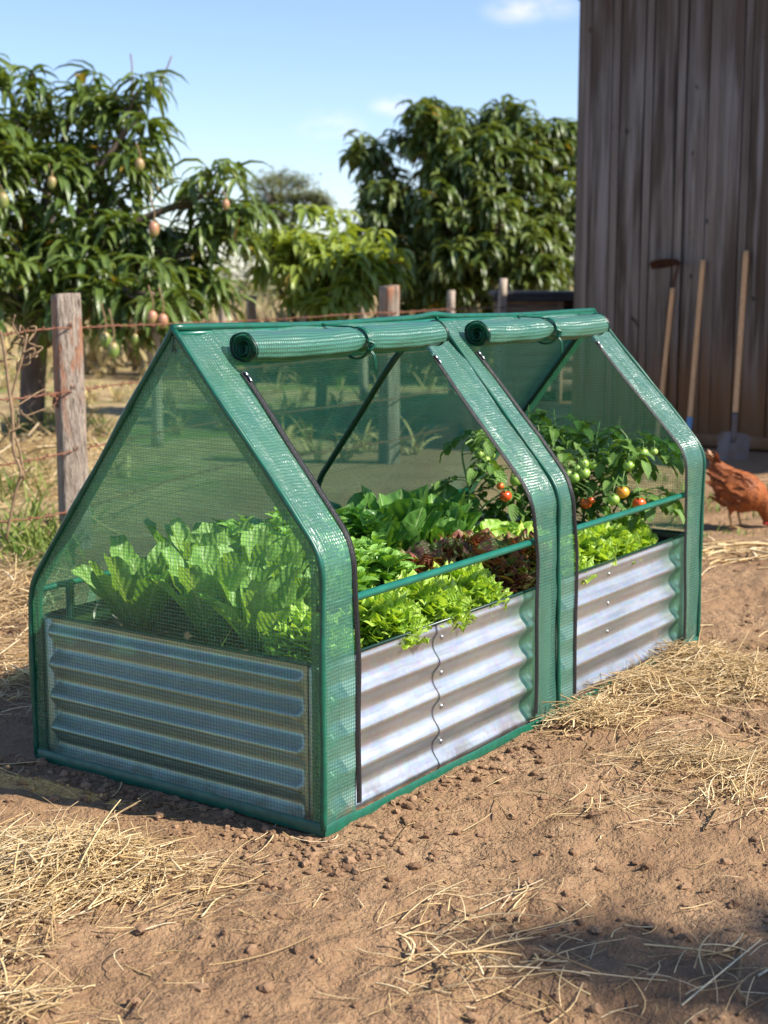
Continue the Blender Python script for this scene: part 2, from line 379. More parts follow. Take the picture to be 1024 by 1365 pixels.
# weathered fence wood with a rust run under the wire staple
t = NT('weathered_post_wood'); o = t.obj()
g = t.noise(t.obj((34, 34, 1.6)), 1.6, 6, .65); g2 = t.noise(t.obj((120, 120, 4)), 1., 3)
c = t.ramp(g, [(.3, (.10, .075, .058)), (.45, (.215, .172, .135)), (.6, (.32, .265, .21)), (.75, (.19, .145, .11))])
c = t.mix(t.rng(g2, .56, .68, 0, .85), c, (.05, .036, .028))
stn = t.n('SeparateXYZ', {0: t.obj()}); 
run = t.rng(t.noise(t.obj((22, 22, 2.2), (3, 1, 0)), 1., 4), .50, .62)
c = t.mix(t.math('MULTIPLY', run, t.rng(stn.outputs[2], .3, .8, 0, .65)), c, (.30, .11, .045))
M['post'] = t.done(t.pbsdf(c, .85, t.bump(t.math('ADD', g, t.math('MULTIPLY', g2, -.6)), .8, .02), spec=.2))
M['stake'] = plain('pale_fence_stake', (.42, .34, .27), .85, col2=(.27, .21, .16), sc=4, bump=.4, stretch=(9, 9, 1))

t = NT('weathered_barn_boards'); pos = t.obj()
tt = t.tint(); off = t.n('CombineXYZ', {0: t.math('MULTIPLY', tt, 37.), 1: t.math('MULTIPLY', tt, 61.), 2: t.math('MULTIPLY', tt, 23.)})
pv = t.n('VectorMath', {0: pos, 1: off}, operation='ADD').outputs[0]
g = t.noise(t.n('Mapping', {0: pv, 'Scale': (26, 26, 1.1)}).outputs[0], 1., 6, .65)
big = t.noise(t.n('Mapping', {0: pv, 'Scale': (4, 4, .55)}).outputs[0], 1.3, 3, .5, .4)
c = t.ramp(g, [(.28, (.065, .054, .043)), (.45, (.15, .13, .106)), (.62, (.235, .207, .172)), (.78, (.35, .31, .26))])
c = t.mix(t.rng(big, .46, .60, 0, .85), c, t.mix(g, (.05, .036, .025), (.10, .068, .045)))
stk = t.noise(t.n('Mapping', {0: pv, 'Scale': (11, 11, .5)}).outputs[0], 1., 3, .5)
c = t.mix(t.rng(stk, .56, .68, 0, .8), c, (.27, .245, .225)); c = t.mix(t.rng(stk, .44, .34, 0, .7), c, (.045, .036, .03))
c = t.mix(t.rng(tt, .5, 1., 0, .6), c, (.235, .195, .16))
c = t.mix(t.rng(t.noise(t.n('Mapping', {0: pv, 'Scale': (9, 9, 6)}).outputs[0], 1., 2), .70, .76, 0, .8), c, (.02, .015, .012))
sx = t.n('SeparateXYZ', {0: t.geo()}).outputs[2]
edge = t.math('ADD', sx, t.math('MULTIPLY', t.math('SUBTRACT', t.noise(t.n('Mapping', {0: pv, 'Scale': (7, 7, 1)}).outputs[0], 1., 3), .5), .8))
c = t.mix(t.rng(edge, .2, .95, .85, 0), c, (.24, .12, .05))  # warm bounce light off the ground, painted into the lower boards
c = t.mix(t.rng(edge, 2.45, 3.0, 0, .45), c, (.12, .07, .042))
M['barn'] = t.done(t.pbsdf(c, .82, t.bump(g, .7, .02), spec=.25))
M['roofing'] = plain('rusty_roof_sheet', (.22, .15, .12), .55, .4, col2=(.14, .09, .07), sc=4)
M['hutwood'] = plain('old_crate_wood', (.42, .31, .21), .85, col2=(.24, .17, .12), sc=6, bump=.4, stretch=(1, 1, 6))
M['hutroof'] = plain('dark_roof_felt', (.025, .026, .03), .6, col2=(.04, .04, .045), sc=6)
M['hutshade'] = plain('black_shade_fill', (.01, .009, .008), .9)

# ground: bare dirt close in, dry pasture beyond the fence
t = NT('dry_ground'); p = t.geo()
a = t.noise(p, 2.2, 6, .6, .3); b = t.noise(p, 26., 5, .65); f = t.noise(p, 130., 3)
vo = t.n('TexVoronoi', {'Vector': t.n('VectorMath', {0: p, 1: t.n('TexNoise', {'Vector': p, 'Scale': 9.}).outputs['Color']}, operation='ADD').outputs[0], 'Scale': 5.5}, feature='DISTANCE_TO_EDGE').outputs[0]
crack = t.math('MULTIPLY', t.rng(vo, 0, .022, 1, 0), t.rng(a, .5, .62))
dirt = t.ramp(a, [(.3, (.20, .12, .062)), (.5, (.295, .184, .098)), (.7, (.385, .252, .142))])
dirt = t.mix(t.rng(b, .35, .7, 0, .45), dirt, (.22, .125, .075))
dirt = t.mix(t.rng(f, .55, .75, 0, .35), dirt, (.50, .34, .22))
dirt = t.mix(t.math('MULTIPLY', crack, .6), dirt, (.09, .05, .03))
pa = t.noise(p, .9, 5, .6); pb = t.noise(p, 9., 4)
past = t.mix(t.rng(pb, .35, .65), (.31, .22, .11), (.44, .33, .17))
past = t.mix(t.rng(pa, .50, .62, 0, .8), past, t.mix(pb, (.09, .14, .025), (.20, .24, .055)))
past = t.mix(t.rng(t.noise(p, 1.7, 3), .55, .68, 0, .7), past, (.33, .2, .11))
sp = t.n('SeparateXYZ', {0: p})
q = t.math('ADD', t.math('MULTIPLY', sp.outputs[0], .28), t.math('ADD', t.math('MULTIPLY', sp.outputs[1], -1.), t.math('MULTIPLY', t.math('SUBTRACT', pa, .5), 1.2)))
mask = t.rng(q, -2.15, -2.9, 0, 1)
col = t.mix(mask, dirt, past)
h = t.math('ADD', t.math('MULTIPLY', b, 1.0), t.math('ADD', t.math('MULTIPLY', f, .35), t.math('MULTIPLY', crack, -.8)))
M['ground'] = t.done(t.pbsdf(col, .95, t.bump(h, 1.0, .022), spec=.15))

# chicken
t = NT('hen_feathers'); o = t.obj()
n1 = t.noise(t.obj((1, 1, 1)), 14., 4); vor = t.n('TexVoronoi', {'Vector': t.obj((1, 1, 1.5)), 'Scale': 75.}).outputs[0]
c = t.mix(t.rng(n1, .35, .68), (.27, .075, .02), (.12, .03, .01)); c = t.mix(t.rng(vor, .1, .7, .45, 0), c, (.40, .15, .045))
c = t.mix(t.rng(t.tint(), .55, .95), c, (.50, .30, .17))
M['hen'] = t.done(t.pbsdf(c, .65, t.bump(vor, .3, .006), spec=.2))
M['comb'] = plain('red_comb', (.5, .02, .02), .45, sc=60)
M['henleg'] = plain('hen_leg', (.42, .26, .10), .6, sc=60)

# ================================================================== GROUND
def axis_pts(a, b, st, far_):
    mid = np.arange(a, b + 1e-6, st); g = []; s = st; x = 0
    while x < far_: s *= 1.16; x += s; g.append(x)
    g = np.array(g); return np.concatenate([(a - g)[::-1], mid, b + g])
gx, gy = axis_pts(-1.15, 3.1, .0105, 420), axis_pts(-1.35, 2.0, .0105, 420)
GX, GY = np.meshgrid(gx, gy, indexing='ij')
mb = MB(); mb.add(np.stack([GX, GY, gz(GX, GY)], 2), grid_faces(len(gx), len(gy))[:, ::-1])
tag(mb.build('ground', M['ground']), 'bare reddish brown dirt yard running into dry pasture', 'ground', kind='structure')

# clods and small stones lying on the dirt
def pick(n, c, rx, ry, gauss=True):
    """n spots on the ground in an ellipse given by the pixels it is seen at"""
    c0 = onp(*c)[:2]; a = (onp(c[0] + rx, c[1])[:2] - c0); b = (onp(c[0], c[1] - ry)[:2] - onp(c[0], c[1] + ry)[:2]) / 2
    if gauss: g = rng.normal(0, .55, (n, 2))
    else:
        r = np.sqrt(U(0, 1, n)); th = U(0, 2 * PI, n); g = np.stack([r * np.cos(th), r * np.sin(th)], 1)
    return c0 + g[:, :1] * a + g[:, 1:] * b
def outside_bed(P, m=.0): return ~((P[:, 0] > -.01 - m) & (P[:, 0] < 2.1 + m) & (P[:, 1] > -.015 - m) & (P[:, 1] < .94 + m))

ICO = None
def blobs(mb, P, S, jit=.16):
    global ICO
    if ICO is None:
        import bmesh
        bm = bmesh.new(); bmesh.ops.create_icosphere(bm, subdivisions=2, radius=1); bm.verts.ensure_lookup_table()
        ICO = (np.array([v.co[:] for v in bm.verts]), np.array([[v.index for v in f.verts] for f in bm.faces])); bm.free()
    V0, F0 = ICO; n = len(P)
    V = V0[None] * (1 + rng.normal(0, jit, (n, len(V0), 1)).clip(-.6, .6)) * S[:, None, None] * U(.6, 1.25, (n, 1, 3)) * np.array([1, 1, .72])
    th = U(0, 6.28, n); R = np.stack([np.stack([np.cos(th), -np.sin(th), 0 * th], 1), np.stack([np.sin(th), np.cos(th), 0 * th], 1), np.stack([0 * th, 0 * th, 1 + 0 * th], 1)], 1)
    V = np.einsum('nij,nkj->nki', R, V) + P[:, None]
    F = (F0[None] + (np.arange(n) * len(V0))[:, None, None]).reshape(-1, 3)
    mb.add(V, F, None, np.repeat(U(0, 1, n), len(V0)))
mb = MB()
Pc = np.concatenate([
    np.stack([U(-1.1, 3.4, 2600), U(-1.4, 0, 2600)], 1),
    np.stack([U(-.3, 2.0, 600), -np.abs(rng.normal(.02, .09, 600)) - .012], 1),
    np.stack([-np.abs(rng.normal(.02, .06, 700)) - .015, U(-.15, 1.0, 700)], 1),
    np.stack([U(-1.1, 0, 700), U(0, 1.6, 700)], 1), np.stack([U(2.2, 5.5, 900), U(-1, 2.5, 900)], 1)])
Pc = Pc[outside_bed(Pc)]
S = np.abs(rng.normal(0, 1, len(Pc))) ** 2.0 * .0030 + .0014
S = np.minimum(S, .0125)
blobs(mb, np.column_stack([Pc, gz(Pc[:, 0], Pc[:, 1]) + S * .25]), S)
tag(mb.build('dirt_clods', M['clod'], smooth=False), 'crumbly brown dirt clods scattered over the bare yard', 'dirt', kind='stuff')

# ================================================================== STRAW
def straw_at(mb, P, L0, L1, az=None, spread=.6, h=0., r=.0014, pitch=.12, curv=.2):
    n = len(P); a = U(0, 2 * PI, n) if az is None else az + rng.normal(0, spread, n)
    c = P.mean(0); d = np.hypot(*(P - c).T); d = d / (np.median(d) + 1e-6)
    z = gz(P[:, 0], P[:, 1]) + .003 + U(0, 1, n) * h * np.exp(-d ** 2 * .55)
    stalks(mb, np.column_stack([P, z]), a, rng.normal(0, pitch, n), U(L0, L1, n) * U(.6, 1, n), r * (.5 + 1.9 * U(0, 1, n) ** 3 + .4 * U(0, 1, n)), rng.normal(0, curv, n))
def azpx(p, q):
    d = onp(*q) - onp(*p); return math.atan2(d[1], d[0])
az_r = azpx((60, 1200), (200, 1150))
mb = MB()
straw_at(mb, pick(800, (80, 1155), 125, 44), .07, .30, az_r, .55, .055)
straw_at(mb, pick(400, (105, 1148), 100, 36), .05, .26, None, 0, .065)
straw_at(mb, pick(200, (5, 1215), 70, 60), .06, .24, az_r, .8, .03)
straw_at(mb, pick(60, (240, 1175), 90, 45), .08, .3, az_r, .5, .012)
straw_at(mb, pick(90, (20, 1330), 60, 50), .05, .2, None, 0, .01)
tag(mb.build('straw_heap', M['straw']), 'loose golden straw heap on the dirt in front of the mesh gable end', 'straw', kind='stuff')
mb = MB()
for c, rx, ry, n in (((975, 905), 110, 26, 700), ((905, 880), 70, 18, 330), ((850, 920), 90, 28, 380), ((790, 955), 70, 20, 220)):
    P = pick(n, c, rx, ry); P = P[outside_bed(P, .012)]
    straw_at(mb, P, .06, .26, None, 0, .055)
    straw_at(mb, P[: n // 2] + .02, .06, .28, azpx((850, 950), (980, 900)), .5, .05)
tag(mb.build('straw_heap', M['straw']), 'thick straw heap banked against the far corner of the steel bed', 'straw', kind='stuff')
mb = MB()
straw_at(mb, pick(560, (945, 1010), 120, 26), .04, .20, azpx((850, 1040), (980, 1000)), .7, .03, r=.0011)
straw_at(mb, pick(90, (850, 1060), 130, 36), .05, .2, None, 0, .012, r=.0012)
straw_at(mb, pick(110, (990, 1050), 60, 36), .06, .22, azpx((900, 1120), (980, 1000)), .4, .02)
tag(mb.build('straw_heap', M['straw']), 'thin fluffy straw patch on the open dirt beside the steel bed', 'straw', kind='stuff')
mb = MB()
straw_at(mb, pick(55, (640, 1215), 120, 50), .05, .18, azpx((560, 1240), (700, 1170)), .6, .012, r=.0017)
straw_at(mb, pick(75, (650, 1300), 150, 50), .05, .2, None, 0, .012, r=.0015)
straw_at(mb, pick(40, (950, 1300), 120, 60), .08, .22, azpx((900, 1340), (1010, 1260)), .5, .01, r=.0015)
for (a, b, rr) in (((280, 1290), (420, 1250), .0022), ((540, 1225), (620, 1180), .0024), ((640, 1210), (725, 1170), .0026), ((915, 1340), (1023, 1250), .003),
                   ((600, 1262), (790, 1215), .002), ((690, 1318), (815, 1240), .002), ((165, 1222), (250, 1190), .002), ((250, 1225), (278, 1172), .002),
                   ((820, 1078), (900, 1072), .002), ((735, 1090), (800, 1060), .0018), ((525, 1118), (565, 1065), .0018), ((960, 1090), (1000, 1010), .002),
                   ((770, 1290), (640, 1350), .002), ((720, 1365), (790, 1310), .0026)):
    A, B = onp(*a), onp(*b); d = B - A; Lh = np.hypot(d[0], d[1]); mid = (A + B) / 2
    P = np.array([[mid[0], mid[1], gz(mid[0], mid[1]) + .007]])
    stalks(mb, P, np.array([math.atan2(d[1], d[0])]), np.array([0.]), np.array([Lh]), np.array([rr * .8]), np.array([U(-.25, .25)]))
Pl = np.stack([U(-1.1, 3.2, 620), U(-1.35, 0.0, 620)], 1); Pl = Pl[outside_bed(Pl, .02)]
straw_at(mb, Pl, .02, .11, None, 0, .002, r=.0011)
Pl = np.stack([U(-1.0, -.02, 230), U(-.2, 1.6, 230)], 1)
straw_at(mb, Pl, .03, .2, None, 0, .006, r=.0013)
Pl = np.stack([U(2.2, 6.3, 420), U(-.9, 2.3, 420)], 1)
straw_at(mb, Pl, .05, .30, azpx((800, 780), (1020, 730)), .6, .01, r=.0028, pitch=.05)
straw_at(mb, pick(60, (975, 735), 60, 16), .1, .36, azpx((900, 740), (1020, 728)), .4, .02, r=.005, pitch=.04)
tag(mb.build('straw_litter', M['straw']), 'sparse broken straw stalks strewn across the bare dirt yard', 'straw', kind='stuff')
# dry grass and hay lying behind the bed, towards the fence
mb = MB()
straw_at(mb, pick(600, (30, 800), 90, 60), .08, .35, None, 0, .05, r=.002, pitch=.25)
straw_at(mb, pick(700, (60, 620), 110, 50), .15, .55, None, 0, .12, r=.003, pitch=.3)
straw_at(mb, pick(250, (20, 900), 60, 40), .05, .25, None, 0, .02, r=.0015)
tag(mb.build('dry_hay', M['straw']), 'matted dry hay around the foot of the weathered fence post', 'hay', kind='stuff')

def tufts(mb, P, nb, L0, L1, w, e1=(-.3, 1.1)):
    n = len(P); Q = np.repeat(P, nb, 0) + rng.normal(0, .03, (n * nb, 2)); k = len(Q)
    leaves(mb, np.column_stack([Q, gz(Q[:, 0], Q[:, 1])]), U(0, 2 * PI, k), U(.9, 1.5, k), U(*e1, k), U(L0, L1, k), w * U(.6, 1.3, k), m=4, nc=1, kind='blade', cup=.3, roll=U(-.6, .6, k))
mb = MB()
tufts(mb, pick(34, (35, 735), 60, 45), 11, .08, .26, .010)
tufts(mb, pick(9, (20, 660), 40, 30), 10, .10, .24, .010)
tufts(mb, pick(14, (40, 575), 60, 12), 12, .12, .3, .014)
P = onp(950, 655)[:2] + rng.normal(0, .5, (26, 2)); tufts(mb, P[P[:, 0] < 7.3], 12, .04, .10, .008)
P = onp(985, 705)[:2] + rng.normal(0, .12, (7, 2)); tufts(mb, P, 9, .02, .05, .006)
tag(mb.build('green_grass', M['grass']), 'fresh green grass tufts growing in the dry yard and along the fence', 'grass', kind='stuff')
mb = MB()
Pf = np.column_stack([U(1.5, 26, 1500), U(2.6, 30, 1500)]); v = Pf - CAM[:2]; dep = v @ CF[:2]; lat = v @ CR[:2]
keep_ = ~((Pf[:, 0] < 5.2) & (Pf[:, 1] < 4.4)); Pf = Pf[keep_ & (np.abs(lat) < dep * .30 + .3) & (Pf[:, 0] < 7 + Pf[:, 1] * 3)]
nearp = Pf[:, 0] + Pf[:, 1] < 8
for Q_, nb_, w_ in ((Pf[:620][nearp[:620]], 26, .008), (Pf[:620][~nearp[:620]], 12, .02)): tufts(mb, Q_, nb_, .12, .38, w_, (-.9, 1.1))
tag(mb.build('dry_grass', M['drygrass']), 'straw coloured dry grass tufts covering the pasture beyond the wire fence', 'grass', kind='stuff')
mb = MB(); tufts(mb, Pf[620:900], 14, .08, .24, .010)
tag(mb.build('pasture_weeds', M['grass']), 'scattered green weeds among the dry pasture grass beyond the wire fence', 'weeds', kind='stuff')

# ================================================================== GREENHOUSE COVER
GL, GW = 2.085, .92
EAVE, RIDGE, RY, EB = .617, 1.09, .415, .437
def front_profile(x):
    """y,z outline of the window side, foot to ridge, with a rounded bend, at length x"""
    e = EAVE + .026 * x / GL
    sl = np.array([RY, RIDGE - e]); sl /= np.linalg.norm(sl); r = .055
    a = [np.array([0, z]) for z in np.linspace(0.0, e - r, 22)]
    p0, p1, p2 = np.array([0, e - r]), np.array([0, e]), np.array([0, e]) + sl * r
    b = [(1 - q) ** 2 * p0 + 2 * q * (1 - q) * p1 + q * q * p2 for q in np.linspace(0, 1, 9)[1:]]
    q0 = b[-1]; q1 = np.array([RY, RIDGE]); c = [q0 + (q1 - q0) * k for k in np.linspace(0, 1, 26)[1:]]
    return np.array(a + b + c)
def back_profile():
    e = EB; p = [np.array([GW, z]) for z in np.linspace(0, e - .05, 14)]
    sl = np.array([RY - GW, RIDGE - e]); sl /= np.linalg.norm(sl)
    p0, p1, p2 = np.array([GW, e - .05]), np.array([GW, e]), np.array([GW, e]) + sl * .05
    p += [(1 - q) ** 2 * p0 + 2 * q * (1 - q) * p1 + q * q * p2 for q in np.linspace(0, 1, 7)[1:]]
    p += [p2 + (np.array([RY, RIDGE]) - p2) * k for k in np.linspace(0, 1, 30)[1:]]
    return np.array(p)
def arclen(p): return np.concatenate([[0], np.cumsum(np.linalg.norm(np.diff(p, axis=0), axis=1))])
def offs(p, d):
    T = np.gradient(p, axis=0); T /= np.linalg.norm(T, axis=1)[:, None]; return p + d * np.stack([-T[:, 1], T[:, 0]], 1)
def sheet_front(mb, xa, xb, nx=9, off=.0, s0=0., s1=9., wrinkle=.0035, xfun=None, tint=.5):
    xs = np.linspace(0, 1, nx); V = []; UV = []
    p = front_profile(0); s = arclen(p); keep = (s >= s0) & (s <= s1)
    for q in xs:
        x_nom = xa + (xb - xa) * q; pr = offs(front_profile(x_nom), off)[keep]; ss = s[keep]
        x = np.full(len(ss), x_nom) if xfun is None else xfun(q, ss)
        w = wrinkle * (fbm(x * 9 + 3, ss * 5, 3) * 2.4 + .6 * fbm(x * 24, ss * 17 + 5, 2)) * math.sin(PI * (.12 + .76 * q))
        T = np.gradient(pr, axis=0); T /= np.linalg.norm(T, axis=1)[:, None]
        y = pr[:, 0] - T[:, 1] * w; z = pr[:, 1] + T[:, 0] * w
        V.append(np.column_stack([x, y, z])); UV.append(np.column_stack([x, ss]))
    mb.add(np.array(V), grid_faces(nx, keep.sum()), np.array(UV), tint)
SF = arclen(front_profile(0)); STOT = SF[-1]

gh = thing('greenhouse_cover', 'green mesh gabled greenhouse cover with two rolled up windows over the steel bed', 'greenhouse')
# gable ends
def gable(x, sgn):
    f = front_profile(x); b = back_profile()[::-1]
    mbp = MB(); ny, nz = 34, 40
    ys = np.linspace(0, GW, ny); V = []; UV = []
    def top(y):
        return np.interp(y, np.concatenate([f[:, 0] + np.arange(len(f)) * 1e-6, b[1:, 0]]), np.concatenate([f[:, 1], b[1:, 1]]))
    for y in ys:
        zt = top(y) if 0 < y < GW else (front_profile(x)[21, 1] if y == 0 else EB - .05)
        zz = np.linspace(0.0, zt, nz)
        w = sgn * (.010 * fbm(y * 4 + np.zeros(nz) + x * 7, zz * 4, 3) + .004 * np.abs(fbm((y + zz) * 9, (y - zz) * 3, 2))) * np.sin(PI * np.linspace(.02, .98, nz))
        V.append(np.column_stack([np.full(nz, x) + w, np.full(nz, y), zz])); UV.append(np.column_stack([np.full(nz, y), zz]))
    mbp.add(np.array(V), grid_faces(ny, nz), np.array(UV))
    o = mbp.build('end_panel', M['cover'], gh)
    # doubled film along the slopes and posts, just inside
    mbb = MB(); path = np.vstack([f, b[1:]]); n = len(path)
    cen = np.array([.42, .35])
    T = np.gradient(path, axis=0); T /= np.linalg.norm(T, axis=1)[:, None]; N = np.stack([T[:, 1], -T[:, 0]], 1)
    for i in range(n):
        if N[i] @ (cen - path[i]) < 0: N[i] = -N[i]
    Wd = .034
    inner = path + N * Wd
    inner[:, 1] = np.maximum(inner[:, 1], .0)
    inner[:, 1] = np.minimum(inner[:, 1], RIDGE - Wd * 1.5)
    A = np.column_stack([np.full(n, x + sgn * .0025), path]); B = np.column_stack([np.full(n, x + sgn * .0025), inner])
    mbb.add(np.array([A, B]), grid_faces(2, n), np.array([np.column_stack([path[:, 0], path[:, 1]]), np.column_stack([inner[:, 0], inner[:, 1]])]))
    mbb.build('edge_band', M['band'], o)
    mh = MB(); hb = np.column_stack([np.full(30, x - sgn * .003), np.linspace(-.004, GW + .004, 30)])
    V = []
    for zz, dx in ((-.012, 0), (.013, 0), (.017, sgn * .003)):
        V.append(np.column_stack([hb[:, 0] + dx + .002 * fbm(hb[:, 1] * 8, hb[:, 1] * 0 + zz, 2), hb[:, 1], np.full(30, zz) + .004 * fbm(hb[:, 1] * 6, hb[:, 1] * 0, 2)]))
    mh.add(np.array(V), grid_faces(3, 30)); mh.build('hem', M['hem'], o)
    return path
pa = gable(0.0, 1); pb = gable(GL, -1)
# piping round the gables, mid seam and ridge
def piping(path, x, r=.0062, name='edge_piping', off=0.0):
    mbx = MB(); p = np.column_stack([np.full(len(path), x), path])
    w = np.linspace(0, 30, len(path)); p[:, 0] += .0018 * np.sin(w * 1.3) + off
    tube(mbx, p, r * (1 + .15 * np.sin(w * 2.1)), 8); return mbx.build(name, M['hem'], gh)
piping(pa, -.002, .0068); piping(pb, GL + .002, .007)
mb = MB(); pm = front_profile(1.07); s = arclen(pm)
p = np.column_stack([1.078 + .010 * np.sin(s * 4.2 + 2.2), offs(pm, .004)]); tube(mb, p, .0058 * (1 + .25 * np.sin(s * 23)), 8); mb.build('seam_piping', M['hem'], gh)
mb = MB(); xs = np.linspace(-.004, GL + .004, 60)
p = np.column_stack([xs, np.full(60, RY), RIDGE + .002 + .008 * np.exp(-((xs - 1.08) / .06) ** 2) - .007 * np.sin(PI * np.clip(xs / 1.08, 0, 1)) ** 2 - .005 * np.sin(PI * np.clip((xs - 1.08) / 1.0, 0, 1)) ** 2])
tube(mb, p, .0085, 8); mb.build('ridge_piping', M['hem'], gh)

# front strips with zippers on their window edges
def zx_near(q, s): return 0 + q * np.interp(s, [0, .35, .6, .8, STOT], [.122, .122, .108, .118, .128])
def mk_mid(q, s):
    a = np.interp(s, [0, .45, .62, .8, STOT], [.962, .956, .925, .924, .944]); b = np.interp(s, [0, .45, .62, .8, STOT], [1.180, 1.176, 1.145, 1.165, 1.158])
    return a + (b - a) * q
def mk_far(q, s):
    a = np.interp(s, [0, .45, .62, .8, STOT], [1.975, 1.948, 1.942, 1.932, 1.920]); return a + (GL - a) * q
strips = []
for fn, nx in ((zx_near, 10), (mk_mid, 14), (mk_far, 10)):
    mb = MB(); sheet_front(mb, float(fn(0, np.array([.3]))[0]), float(fn(1, np.array([.3]))[0]), nx * 2, wrinkle=.009, xfun=fn)
    strips.append(mb.build('cover_strip', M['strip'], gh))
# ridge panels over each window, from the ridge down to the rolls
for xa, xb in ((.126, .944), (1.158, 1.921)):
    mb = MB(); sheet_front(mb, xa, xb, 30, s0=STOT - .125, wrinkle=.004); mb.build('ridge_panel', M['strip'], gh)
# foot hem along the window side
mb = MB(); xs = np.linspace(-.004, GL + .004, 70); V = []
for z, dy in ((-.014, -.003), (.006, -.0035), (.009, -.001)):
    V.append(np.column_stack([xs, dy + .004 * fbm(xs * 7, xs * 0 + z, 2) - .003 * np.exp(-((xs - .06) / .06) ** 2) - .006 * np.exp(-((xs - 1.07) / .09) ** 2), np.full(70, z) + .005 * fbm(xs * 6 + 3, xs * 0, 2) + .004 * (np.exp(-((xs - .06) / .06) ** 6) + np.exp(-((xs - 1.07) / .10) ** 6) + np.exp(-((xs - 2.04) / .06) ** 6)) * (z > 0)]))
mb.add(np.array(V), grid_faces(3, 70)); mb.build('foot_hem', M['hem'], gh)
# back panel
mb = MB(); bp = back_profile(); s = arclen(bp); V = []; UV = []
for x in np.linspace(0, GL, 60):
    w = (.012 * fbm(x * 3.5 + s * 0, s * 3.5, 3) + .008 * np.abs(fbm(x * 6 + s * 4, s * 3 - x * 5, 2))) * np.sin(PI * np.clip(s / s[-1], .02, .98))
    V.append(np.column_stack([np.full(len(s), x), bp[:, 0] + w, bp[:, 1] + w])); UV.append(np.column_stack([np.full(len(s), x), s]))
mb.add(np.array(V), grid_faces(60, len(s)), np.array(UV)); mb.build('back_panel', M['backfilm'], gh)

def zipper(fn, q, side, s_top):
    """black tape with a coil down a window edge"""
    pr = front_profile(float(fn(q, np.array([.3]))[0])); s = arclen(pr); k = (s <= s_top) & (s > .02)
    x = np.asarray(fn(q, s)); x = np.full(len(s), x) if x.ndim == 0 else x
    base = offs(pr, .0035); T = np.gradient(base, axis=0); T /= np.linalg.norm(T, axis=1)[:, None]; N = np.stack([-T[:, 1], T[:, 0]], 1)
    mbz = MB(); V = []; cs = [(-.0088, -.0012), (-.0088, .0008), (-.0024, .001), (-.002, .0034), (.002, .0034), (.0024, .001), (.0088, .0008), (.0088, -.0012)]
    w = .0018 * np.sin(s * 19 + side)
    for dx, dn in cs: V.append(np.column_stack([x + dx + w + side * .004, base + N * dn])[k])
    V = np.array(V + V[:1]); mbz.add(V, grid_faces(len(V), k.sum())[:, ::-1])
    z = mbz.build('zipper', M['zip'], gh)
    i = np.where(k)[0][-1]; c = np.array([x[i] + side * .004, *(base[i] + N[i] * .006)])
    Tm = np.array([0, *T[i]]); Nm = np.array([0, *N[i]]); R = np.stack([np.array([1., 0, 0]), Tm, Nm], 1)
    mp = MB(); box(mp, c - Tm * .008, (.008, .013, .005), R, bev=.0015); box(mp, c - Tm * .022 + Nm * .001, (.004, .02, .002), R, bev=.0006)
    mp.build('zipper_pull', M['steel'], z)
s_roll = STOT - .122
zipper(zx_near, 1, 1, s_roll); zipper(mk_mid, 0, -1, s_roll); zipper(mk_mid, 1, 1, s_roll); zipper(mk_far, 0, -1, s_roll)

